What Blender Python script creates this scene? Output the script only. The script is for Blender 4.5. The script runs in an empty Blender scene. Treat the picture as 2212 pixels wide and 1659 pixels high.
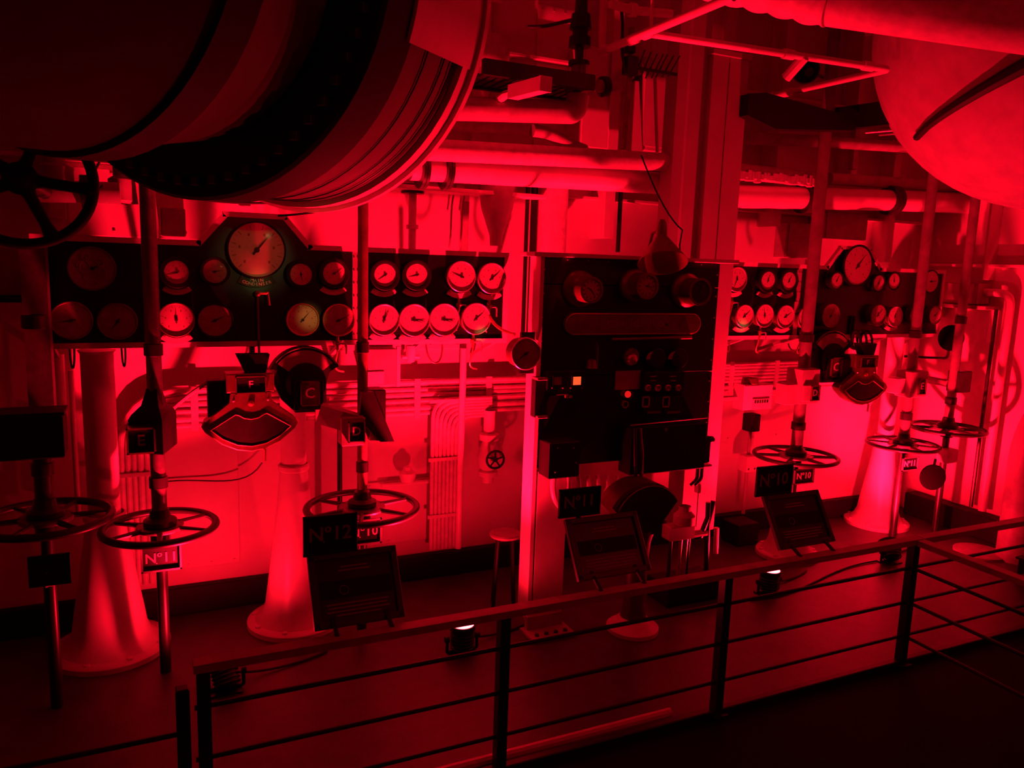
import bpy, math, random
from mathutils import Vector, Matrix
random.seed(7)
C = bpy.context.scene.collection
SC = bpy.context.scene
# ------------------------------------------------------------------ camera
FPX, PW, PH = 1661.0, 2212, 1659
EYE = Vector((0, 0, 2.75))
PITCH, ROLL, YAW = (math.radians(a) for a in (8.8626, 1.922, 25.118))
FW = Vector((math.sin(YAW)*math.cos(PITCH), math.cos(YAW)*math.cos(PITCH), -math.sin(PITCH)))
_r0 = Vector((math.cos(YAW), -math.sin(YAW), 0)); _u0 = _r0.cross(FW)
RT = math.cos(ROLL)*_r0 + math.sin(ROLL)*_u0
UP = -math.sin(ROLL)*_r0 + math.cos(ROLL)*_u0
cam = bpy.data.cameras.new('camera'); camo = bpy.data.objects.new('camera', cam); C.objects.link(camo)
cam.sensor_fit = 'HORIZONTAL'; cam.sensor_width = 36; cam.lens = FPX/PW*36; cam.clip_start = .05
M = Matrix((RT, UP, -FW)).transposed().to_4x4(); M.translation = EYE
camo.matrix_world = M
SC.camera = camo
# ------------------------------------------------------------------ world, exposure
w = bpy.data.worlds.new('world'); SC.world = w; w.use_nodes = True
bg = w.node_tree.nodes['Background']; bg.inputs[0].default_value = (.5, .02, .08, 1); bg.inputs[1].default_value = .0012
SC.view_settings.view_transform = 'Standard'; SC.view_settings.look = 'None'
SC.view_settings.exposure = 0.0; SC.view_settings.gamma = 1; SC.view_settings.use_curve_mapping = False
RED = (1.0, .0022, .02)
def spot(name, loc, target, power, size, blend, radius, color=RED):
    l = bpy.data.lights.new(name, 'SPOT'); l.energy = power; l.color = color; l.spot_size = math.radians(size)
    l.spot_blend = blend; l.shadow_soft_size = radius
    o = bpy.data.objects.new(name, l); C.objects.link(o); o.location = loc
    o.rotation_euler = (Vector(target)-Vector(loc)).to_track_quat('-Z', 'Y').to_euler(); return o
LIT = [(.33, 4.86), (1.91, 4.765), (4.75, 4.76), (6.42, 4.90)]
for (x, y), aim, pn, sn, pw in zip(LIT, ((-.14, .36, 1), (.02, .2, 1), (.06, .05, 1), (.6, .4, .8)), (1350, 2000, 950, 1150), (60, 92, 104, 100), (75, 62, 115, 105)):
    a_ = Vector(aim).normalized(); q_ = Vector((x, y, .12))+a_*.14
    spot('flood_beam', q_, q_+a_, pn, sn, 1.0, .03); spot('flood_spill', q_, q_+a_, pw, 177, .5, .03)
for x, y, z, p_ in ((6.2, -1.6, 4.6, 60), (3.2, -2.2, 3.8, 14), (-1.2, -1.8, 4.2, 3)):   # unseen red fill added behind the viewer for surfaces facing it
    l = bpy.data.lights.new('fill_lamp', 'POINT'); l.energy = p_; l.color = RED; l.shadow_soft_size = .35
    o = bpy.data.objects.new('fill_lamp', l); C.objects.link(o); o.location = (x, y, z)
for tgt, pw, sz, cc_ in (((.63, 5.58, 2.70), 30, 6, (1, .75, .25)), ((.655, 5.58, 2.575), 55, 2.0, (.7, 1, .25)), ((1.01, 5.5, 2.34), 330, 2.1, (1, .42, .09)), ((2.31, 5.5, 2.21), 260, 1.1, (.8, 1, .4)), ((4.9, 5.5, 2.27), 330, 1.0, (.8, 1, .4))):   # unseen narrow spots added to tint a few dials yellow and green
    spot('dial_tint_spot', (1.7, -.3, 3.3), tgt, pw, sz, .8, .03, cc_)
# ------------------------------------------------------------------ pixel rays on known planes
def ray(x, y): return (x-PW/2)/FPX*RT - (y-PH/2)/FPX*UP + FW
def at(x, y, Y): d = ray(x, y); return EYE + d*(Y/d.y)
def atz(x, y, z): d = ray(x, y); return EYE + d*((z-EYE.z)/d.z)
def atx(x, y, X): d = ray(x, y); return EYE + d*(X/d.x)
def atd(x, y, D): return EYE + ray(x, y)*D
def px(n, p): return n*(Vector(p)-EYE).dot(FW)/FPX
# ------------------------------------------------------------------ materials
def mat(name, col, rough=.5, metal=0, noise=.12, scale=9, bump=.0, emit=None, estr=0, spec=.5):
    m = bpy.data.materials.new(name); m.use_nodes = True; nt = m.node_tree; b = nt.nodes['Principled BSDF']
    b.inputs['Roughness'].default_value = rough; b.inputs['Metallic'].default_value = metal
    b.inputs['Specular IOR Level'].default_value = spec
    if noise:
        tc = nt.nodes.new('ShaderNodeTexCoord'); n = nt.nodes.new('ShaderNodeTexNoise'); n.inputs['Scale'].default_value = scale
        n.inputs['Detail'].default_value = 5; n.inputs['Roughness'].default_value = .6
        r = nt.nodes.new('ShaderNodeValToRGB'); r.color_ramp.elements[0].position = .32; r.color_ramp.elements[1].position = .68
        r.color_ramp.elements[0].color = (*[c*(1-noise) for c in col], 1); r.color_ramp.elements[1].color = (*[min(1, c*(1+noise*.5)) for c in col], 1)
        nt.links.new(tc.outputs['Object'], n.inputs['Vector']); nt.links.new(n.outputs['Fac'], r.inputs[0])
        nt.links.new(r.outputs[0], b.inputs['Base Color'])
        if bump:
            bp = nt.nodes.new('ShaderNodeBump'); bp.inputs['Strength'].default_value = bump; bp.inputs['Distance'].default_value = .02
            nt.links.new(n.outputs['Fac'], bp.inputs['Height']); nt.links.new(bp.outputs[0], b.inputs['Normal'])
    else: b.inputs['Base Color'].default_value = (*col, 1)
    if emit: b.inputs['Emission Color'].default_value = (*emit, 1); b.inputs['Emission Strength'].default_value = estr
    return m
WALL = mat('cream_wall_paint', (.66, .60, .52), .45, noise=.1, scale=3, bump=.05)
CASING = mat('dark_casing_paint', (.03, .025, .023), .75, noise=.25, scale=3, spec=.2)
BELLY = mat('dull_casing_paint', (.1, .08, .07), .5, noise=.2, scale=3)
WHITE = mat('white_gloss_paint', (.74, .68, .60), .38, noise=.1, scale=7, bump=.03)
TRUNK = mat('aged_trunk_lagging', (.42, .37, .33), .7, noise=.2, scale=5, bump=.12)
COLUMNM = mat('dusty_column_paint', (.42, .37, .33), .5, noise=.12, scale=3)
SHAFTM = mat('worn_shaft_paint', (.2, .17, .15), .42, noise=.3, scale=8)
PLATEM = mat('dead_black_plate', (.003, .003, .003), .95, noise=0, spec=.04)
LAG = mat('painted_lagging', (.62, .56, .5), .7, noise=.2, scale=14, bump=.25)
DULL = mat('dull_paint', (.38, .33, .29), .55, noise=.25, scale=8, bump=.05)
BLACK = mat('black_enamel', (.008, .008, .010), .28, noise=.3, scale=6)
BLACKM = mat('matt_black', (.008, .008, .009), .6, noise=.3, scale=8, spec=.25)
IRON = mat('dark_iron', (.035, .032, .03), .38, .4, noise=.3, scale=12)
STEEL = mat('bright_steel', (.6, .57, .54), .36, .75, noise=.2, scale=20)
DSTEEL = mat('dull_steel', (.2, .18, .17), .42, .7, noise=.3, scale=15)
BRASS = mat('brass', (.62, .45, .2), .38, .75, noise=.2, scale=15)
BRONZE = mat('dark_bronze', (.2, .12, .07), .4, .5, noise=.3, scale=12)
DIAL = mat('cream_dial_face', (.54, .48, .37), .6, noise=.08, scale=20)
DIALD = mat('darker_dial_face', (.36, .30, .23), .6, noise=.2, scale=20)  # darker version of the cream dial colour
MARK = mat('faded_scale_print', (.22, .17, .13), .7, noise=0)
INK = mat('black_ink', (.012, .012, .012), .6, noise=0)
TAG = mat('engraved_white_plate', (.6, .55, .5), .5, noise=.15, scale=30)
LETTER = mat('white_lettering', (.8, .78, .74), .55, noise=0)
LETTERD = mat('grey_lettering', (.25, .25, .25), .6, noise=0)
GREENP = mat('dark_green_plate', (.02, .05, .02), .5, noise=0)
FLOOR = mat('dark_deck_paint', (.055, .046, .04), .42, noise=.35, scale=5, bump=.08)
WALK = mat('black_walkway_mat', (.004, .004, .006), .8, noise=.3, scale=20, spec=.1)
RAILM = mat('rail_paint', (.012, .012, .013), .38, noise=.2, scale=10, spec=.35)
RAILT = mat('lit_handrail_colour', (.4, .32, .28), .5, noise=.25, scale=10)  # far paler than the bars, standing in for light on the top rail
INFO = mat('printed_info_panel', (.02, .018, .02), .35, noise=.2, scale=4)
FRAMEM = mat('dark_brown_frame', (.03, .02, .018), .4, noise=.3, scale=10)
CEIL = mat('deckhead_paint', (.25, .2, .18), .6, noise=.25, scale=3)
LENS = mat('lit_red_lens', (.5, .05, .08), .4, noise=0, emit=(1, .035, .045), estr=30)
ORANGE = mat('lit_orange_window', (.3, .1, .02), .4, noise=0, emit=(1, .1, .025), estr=1.1)
REDLED = mat('lit_red_indicator', (.15, .01, .01), .6, noise=0, emit=(1, .012, .012), estr=.75, spec=.2)
GLASS = bpy.data.materials.new('clear_glass'); GLASS.use_nodes = True
_nt = GLASS.node_tree; _nt.nodes.remove(_nt.nodes['Principled BSDF'])
_t = _nt.nodes.new('ShaderNodeBsdfTransparent'); _g = _nt.nodes.new('ShaderNodeBsdfGlossy'); _g.inputs['Roughness'].default_value = .08
_f = _nt.nodes.new('ShaderNodeLayerWeight'); _f.inputs[0].default_value = .25; _k = _nt.nodes.new('ShaderNodeMath'); _k.operation = 'MULTIPLY'; _k.inputs[1].default_value = .22; _mx = _nt.nodes.new('ShaderNodeMixShader')
_nt.links.new(_f.outputs['Facing'], _k.inputs[0]); _nt.links.new(_k.outputs[0], _mx.inputs[0]); _nt.links.new(_t.outputs[0], _mx.inputs[1]); _nt.links.new(_g.outputs[0], _mx.inputs[2])
_nt.links.new(_mx.outputs[0], _nt.nodes['Material Output'].inputs[0])
# ------------------------------------------------------------------ mesh builder
_tc = {}
def text_mesh(s):
    if s not in _tc:
        cu = bpy.data.curves.new('lettering', 'FONT'); cu.body = s; cu.size = 1; cu.align_x = 'CENTER'; cu.align_y = 'CENTER'; cu.resolution_u = 2; cu.extrude = .01; cu.offset = .014
        o = bpy.data.objects.new('lettering', cu); C.objects.link(o)
        me = bpy.data.meshes.new_from_object(o.evaluated_get(bpy.context.evaluated_depsgraph_get()))
        _tc[s] = ([v.co.copy() for v in me.vertices], [tuple(p.vertices) for p in me.polygons])
        bpy.data.objects.remove(o); bpy.data.curves.remove(cu); bpy.data.meshes.remove(me)
    return _tc[s]
def frame(o, right=(1, 0, 0), up=(0, 0, 1)):
    r = Vector(right).normalized(); u = Vector(up); u = (u-r*u.dot(r)).normalized(); n = r.cross(u)
    m = Matrix((r, u, n)).transposed().to_4x4(); m.translation = Vector(o); return m
def axisframe(o, z):
    z = Vector(z).normalized(); a = Vector((0, 0, 1)) if abs(z.z) < .9 else Vector((1, 0, 0))
    r = a.cross(z).normalized(); m = Matrix((r, z.cross(r), z)).transposed().to_4x4(); m.translation = Vector(o); return m
class MB:
    def __init__(s, M=None): s.v = []; s.f = []; s.M = M or Matrix()
    def add(s, vs, fs):
        b = len(s.v); s.v += [s.M @ Vector(v) for v in vs]; s.f += [tuple(b+i for i in f) for f in fs]; return s
    def box(s, c, d, rz=0):
        x, y, z = (k/2 for k in d); c = Vector(c); R = Matrix.Rotation(rz, 3, 'Z')
        bv = min(d)*.12
        if bv < .0015:
            vs = [c+R@Vector((a*x, b*y, e*z)) for e in (-1, 1) for a, b in ((-1, -1), (1, -1), (1, 1), (-1, 1))]
            return s.add(vs, [(3, 2, 1, 0), (4, 5, 6, 7), (0, 1, 5, 4), (1, 2, 6, 5), (2, 3, 7, 6), (3, 0, 4, 7)])
        bv = min(bv, .008); vs = []
        for e, k in ((-1, 1), (-1, 0), (1, 0), (1, 1)):
            for a, b in ((-1, -1), (1, -1), (1, 1), (-1, 1)):
                vs.append(c+R@Vector((a*(x-bv*k), b*(y-bv*k), e*(z-(0 if k else bv)))))
        fs = [(3, 2, 1, 0), (12, 13, 14, 15)]
        for l in range(3):
            for i in range(4): fs.append((l*4+i, l*4+(i+1) % 4, l*4+4+(i+1) % 4, l*4+4+i))
        return s.add(vs, fs)
    def prism(s, poly, z0, z1):
        n = len(poly); vs = [(x, y, z0) for x, y in poly]+[(x, y, z1) for x, y in poly]
        return s.add(vs, [tuple(range(n-1, -1, -1)), tuple(range(n, 2*n))]+[(i, (i+1) % n, n+(i+1) % n, n+i) for i in range(n)])
    def lathe(s, prof, n=28, a0=0, a1=None):
        full = a1 is None; k = n if full else n+1; a1 = 2*math.pi if full else a1; vs = []; fs = []
        for r, z in prof:
            for i in range(k):
                a = a0+(a1-a0)*i/n; vs.append((max(r, 1e-4)*math.cos(a), max(r, 1e-4)*math.sin(a), z))
        for j in range(len(prof)-1):
            for i in range(n): 
                i2 = (i+1) % k; fs.append((j*k+i, j*k+i2, (j+1)*k+i2, (j+1)*k+i))
        return s.add(vs, fs)
    def tube(s, pts, r, n=10, cap=True):
        pts = [Vector(p) for p in pts]; rs = r if isinstance(r, (list, tuple)) else [r]*len(pts); vs = []; fs = []
        t = (pts[1]-pts[0]).normalized(); a = Vector((0, 0, 1)) if abs(t.z) < .9 else Vector((1, 0, 0)); u = t.cross(a).normalized()
        for i, p in enumerate(pts):
            t = ((pts[min(i+1, len(pts)-1)]-p).normalized()+(p-pts[max(i-1, 0)]).normalized()).normalized()
            u = (u-t*u.dot(t)).normalized(); v = t.cross(u)
            for k in range(n): an = 2*math.pi*k/n; vs.append(p+rs[i]*(math.cos(an)*u+math.sin(an)*v))
        for i in range(len(pts)-1):
            for k in range(n): k2 = (k+1) % n; fs.append((i*n+k, i*n+k2, (i+1)*n+k2, (i+1)*n+k))
        if cap: fs += [tuple(range(n-1, -1, -1)), tuple(range((len(pts)-1)*n, len(pts)*n))]
        return s.add(vs, fs)
    def torus(s, R, r, c=(0, 0, 0), n=40, m=10, sq=1):
        vs = []; fs = []
        for i in range(n):
            a = 2*math.pi*i/n
            for j in range(m):
                b = 2*math.pi*j/m; q = R+r*math.cos(b); vs.append((c[0]+q*math.cos(a), c[1]+q*math.sin(a), c[2]+r*sq*math.sin(b)))
        for i in range(n):
            for j in range(m): fs.append((i*m+j, ((i+1) % n)*m+j, ((i+1) % n)*m+(j+1) % m, i*m+(j+1) % m))
        return s.add(vs, fs)
    def beam(s, p0, p1, w, h, up=(0, 0, 1)):
        p0, p1 = Vector(p0), Vector(p1); t = (p1-p0).normalized(); u = Vector(up); u = (u-t*u.dot(t)).normalized(); r = t.cross(u)
        vs = [p+a*r*w/2+b*u*h/2 for p in (p0, p1) for a, b in ((-1, -1), (1, -1), (1, 1), (-1, 1))]
        return s.add(vs, [(3, 2, 1, 0), (4, 5, 6, 7), (0, 1, 5, 4), (1, 2, 6, 5), (2, 3, 7, 6), (3, 0, 4, 7)])
    def text(s, t, c, size, rot=0, z=0):
        vs, fs = text_mesh(t); R = Matrix.Rotation(rot, 3, 'Z')
        return s.add([Vector((c[0], c[1], z))+R@(v*size) for v in vs], fs)
    def build(s, name, m, parent=None, label=None, kind=None, ang=35):
        off = Vector()
        if parent is not None:
            r = parent
            while r.parent: r = r.parent
            off = r.location
        me = bpy.data.meshes.new(name); me.from_pydata([v-off for v in s.v], [], s.f); me.update()
        me.materials.append(m)
        for p in me.polygons: p.use_smooth = True
        me.set_sharp_from_angle(angle=math.radians(ang))
        o = bpy.data.objects.new(name, me); C.objects.link(o)
        if parent is not None: o.parent = parent
        if label: o['label'] = label
        if kind: o['kind'] = kind
        return o
def thing(name, label, cat, loc, group=None):
    o = bpy.data.objects.new(name, None); C.objects.link(o); o.location = Vector(loc); o.empty_display_size = .1
    o['label'] = label; o['category'] = cat
    if group: o['group'] = group
    return o
def tag(o, label, cat, group=None):
    o['label'] = label; o['category'] = cat
    if group: o['group'] = group
    return o
def bez(p, n=12):
    p = [Vector(q) for q in p]; out = []
    for i in range(n+1):
        t = i/n; q = p[:]
        while len(q) > 1: q = [q[k].lerp(q[k+1], t) for k in range(len(q)-1)]
        out.append(q[0])
    return out
def fillet(pts, r, n=6):
    pts = [Vector(p) for p in pts]; out = [pts[0]]
    for i in range(1, len(pts)-1):
        a = (pts[i-1]-pts[i]); b = (pts[i+1]-pts[i]); k = min(r, a.length*.45, b.length*.45)
        out += bez([pts[i]+a.normalized()*k, pts[i], pts[i]+b.normalized()*k], n)
    return out+[pts[-1]]
# ================================================================== setting
YW, XW, XL, ZC = 6.15, 8.12, -3.2, 6.5
def struct(mb, name, m, parent=None, **k):
    o = mb.build(name, m, parent, **k)
    if parent is None: o['kind'] = 'structure'
    return o
struct(MB().box((3.9, 4.8, -.05), (15, 2.66, .1)), 'floor', FLOOR)
near = struct(MB().box((3.9, .3, -.06), (15, 6.3, .1)), 'floor', WALK)
wb = struct(MB().box((2.5, YW+.1, ZC/2), (11.6, .2, ZC)), 'wall_back', WALL)
wr = struct(MB().box((XW+.1, 3.1, ZC/2), (.2, 6.3, ZC)), 'wall_right', WALL)
struct(MB().box((XL-.1, 3.1, ZC/2), (.2, 6.3, ZC)), 'wall_left', DULL)
struct(MB().box((2.5, -2.9, ZC/2), (11.6, .2, ZC)), 'wall_near', DULL)
ce = struct(MB().box((2.5, 1.7, ZC+.1), (11.6, 9.4, .2)), 'ceiling', CEIL)
struct(MB().box((2.3, YW-.035, .11), (11, .07, .22)), 'baseboard_back', BLACKM)
struct(MB().box((XW-.09, 5.0, .13), (.18, 1.9, .26)), 'baseboard_right', BLACKM)
# deck edge kerb, the bright conduit strip along it, near walkway stays black
kb = MB(); kb.box((3.9, 3.475, .012), (15, .05, .05)); struct(kb, 'trim_1', RAILM)
a = atz(1085, 1655, .05); b = atz(1468, 1550, .05)
tag(MB().tube([(a.x-.5, 3.55, .03), (b.x, 3.55, .03)], .03, 10).build('floor_conduit', WHITE), 'pale conduit pipe lying along the deck edge below the front railing', 'conduit')
# wall stiffeners, plating seams and flat panels belong to the wall
for x, wd, dp, z0, z1 in ((-.55, .06, .2, 2.95, 6.0), (.62, .05, .2, 3.1, 6.0), (1.72, .05, .1, 3.6, 6.0), (2.47, .09, .1, 3.6, 6.0), (3.62, .06, .3, 3.0, 6.0), (4.95, .05, .14, 2.9, 6.0), (5.55, .07, .26, 3.2, 6.0), (6.55, .05, .24, 3.7, 6.0), (7.2, .06, .22, 2.9, 6.0)):
    sb = MB(); sb.box((x, YW-dp/2, (z0+z1)/2), (wd*.3, dp, z1-z0)); sb.box((x, YW-dp, (z0+z1)/2), (wd*1.6, .014, z1-z0)); sb.build('stiffener', WALL, wb)
for z in (3.35, 4.45, 5.3):
    MB().box((2.4, YW-.06, z), (11, .12, .025)).build('stringer', WALL, wb)
for y in (4.1, 5.35): MB().box((XW-.09, y, 4.2), (.18, .025, 2.9)).build('stiffener', WALL, wr)
for z in (2.9, 3.6): MB().box((XW-.06, 4.6, z), (.12, 3, .03)).build('stringer', WALL, wr)
for x0, x1, z0, z1 in ((-.2, .55, .35, 1.5), (1.55, 2.3, .35, .9), (1.35, 2.38, 2.02, 2.16), (5.0, 6.4, 1.0, 1.75), (-.5, .5, 2.85, 3.3), (2.05, 2.4, 4.2, 4.9), (3.0, 3.5, 3.6, 4.9)):
    p = MB(); p.box(((x0+x1)/2, YW-.012, (z0+z1)/2), (x1-x0, .024, z1-z0))
    for i in range(5):
        for zz in (z0+.03, z1-.03): p.box((x0+.04+(x1-x0-.08)*i/4, YW-.028, zz), (.016, .012, .016))
    p.build('cover_plate', WALL, wb)
for i in range(6):   # deckhead beams
    MB().box((-1.6+i*1.75, 2.2, ZC-.16), (.12, 8, .32)).build('deck_beam', CEIL, ce)
MB().box((2.5, 5.2, ZC-.22), (11.4, .16, .44)).build('deck_beam', CEIL, ce)
# riveted pillar in front of the wall
cl = at(1443, 300, 5.42); cr = at(1592, 300, 5.42); cw = cr.x-cl.x
col = MB()
H = [(0, .0), (.1, 0), (.16, .05), (cw*.5, .06), (cw*.5, .16), (0, .16)]
col.M = Matrix.Translation((cl.x, 5.34, 0)); col.prism([(x, y) for x, y in H], 1.0, ZC)
co = struct(col, 'column', COLUMNM)
cc = MB(); cc.box((cl.x+cw*.74, 5.45, 2.45), (cw*.52, .22, 4.1)); cc.box((cl.x+cw*.74, 5.45, 4.52), (cw*.56, .25, .05))
cc.build('casing', COLUMNM, co)
MB().box((cl.x+cw*.72, 5.335, 2.45), (.008, .006, 4.0)).build('casing_strip', DULL, co)
rv = MB()
for i in range(26): rv.lathe([(.014, 0), (.011, .008), (0, .011)], 8); rv.v[-24:] = [Vector((v.x+cl.x+.035, 5.34-v.z, 2.9+i*.1+v.y)) for v in rv.v[-24:]]
pass
# ================================================================== guard rail
def rail(name, label, posts, p0, p1, top=.93, bars=(.73, .475, .22), toprail=True, post_h=None):
    p0, p1 = Vector(p0), Vector(p1); t = thing(name, label, 'railing', (p0.x, p0.y, 0))
    if toprail: MB().beam(p0+Vector((0, 0, top)), p1+Vector((0, 0, top)), .075, .04).build('handrail', RAILT, t, label='dull top rail coloured paler for the light on it')
    for z in bars: MB().tube([p0+Vector((0, 0, z)), p1+Vector((0, 0, z))], .0125, 10).build('bar', RAILM, t)
    for q in posts:
        q = Vector(q); b = MB(); b.box((q.x, q.y, (top-.02)/2), (.058, .058, top-.02)); b.build('post', RAILM, t)
        MB().box((q.x, q.y, .006), (.11, .11, .012)).build('foot_plate', RAILM, t)
    return t
YR = 3.47
pxs = [at(440, 1500, YR).x, at(1084, 1480, YR).x, at(1557, 1400, YR).x, at(1960, 1300, YR).x]
rail('guard_railing', 'long black guard railing with three bars in front of the control panel', [(x, YR, 0) for x in pxs], (pxs[0]-.04, YR, 0), (pxs[3]+.04, YR, 0))
rail('guard_railing', 'guard railing continuing past the corner post along the deck edge to the far wall', [(6.5, YR, 0), (7.9, YR, 0)], (pxs[3]+.05, YR, 0), (8.05, YR, 0))
rail('guard_railing', 'guard railing turning back from the corner post beside the black walkway', [(pxs[3], 2.1, 0), (pxs[3], .8, 0)], (pxs[3], YR-.05, 0), (pxs[3], .7, 0))
gx = at(396, 1560, YR).x
rail('guard_railing', 'short low rail ending at a lone black post beside the railing opening', [(gx, YR, 0)], (gx+.0, YR, 0), (-2.6, YR, 0), top=.86, bars=(.62, .36), toprail=False)
# ================================================================== gauge boards
YB = 5.60
def board(name, label, x0, x1, hx, seams):
    t = thing(name, label, 'gauge board', ((x0+x1)/2, YB+.03, 2.15))
    zb, zt = 2.16, 2.80; e = [x0]+seams+[x1]
    for a, b in zip(e, e[1:]):
        if a < hx < b:
            poly = [(a+.003, zb), (b-.003, zb), (b-.003, zt), (hx+.36, zt), (hx+.19, zt+.2), (hx-.19, zt+.2), (hx-.36, zt), (a+.003, zt)]
        else: poly = [(a+.003, zb), (b-.003, zb), (b-.003, zt), (a+.003, zt)]
        p = MB(frame((0, YB, 0))); p.prism(poly, -.025, 0); p.build('panel', BLACK, t)
    f = .036
    def strip(pts):
        s = MB()
        for p, q in zip(pts, pts[1:]): s.beam((p[0], YB+.008, p[1]), (q[0], YB+.008, q[1]), f, .045, up=(0, 1, 0))
        s.build('frame_strip', WHITE, t, label='pale painted edge angle')
    z = zt+f/2
    strip([(x0-f, z), (hx-.35, z)]); strip([(hx-.37, z-.008), (hx-.195, zt+.2+.01)]); strip([(hx-.21, zt+.2+f/2), (hx+.21, zt+.2+f/2)])
    strip([(hx+.195, zt+.2+.01), (hx+.37, z-.008)]); strip([(hx+.35, z), (x1+f, z)])
    strip([(x0-f, zb-f/2), (x1+f, zb-f/2)]); strip([(x0-f/2, zb), (x0-f/2, zt)]); strip([(x1+f/2, zb), (x1+f/2, zt)])
    for s in seams:
        MB().box((s, YB-.006, (zb+zt)/2), (.05, .012, zt-zb)).build('joint_strip', DULL, t)
        for i in range(7):
            for dx in (-.014, .014): r = MB(frame((s+dx, YB-.012, zb+.04+i*.093))); r.lathe([(.006, 0), (.005, .005), (0, .006)], 8); r.build('bolt', STEEL, t)
    n = int((x1-x0)/.55)
    for i in range(n+1):
        x = x0+.04+(x1-x0-.08)*i/n
        MB().beam((x, YB+.06, zb-.03), (x, YW-.01, zb-.2), .03, .03).build('bracket', DULL, t)
    return t
xa, xb = at(86, 640, YB).x, at(1087, 640, YB).x
hxa = at(553, 540, YB).x; hxb = at(1845, 575, YB).x
board('gauge_board', 'long black gauge board with humped top, left of the control panel', xa, xb, hxa, [at(318, 640, YB).x, at(768, 640, YB).x])
xc, xd = at(1495, 640, YB).x, at(2030, 640, YB).x
board('gauge_board', 'black gauge board with humped top, right of the control panel behind the shafts', xc, xd, hxb, [at(1722, 640, YB).x])
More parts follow.
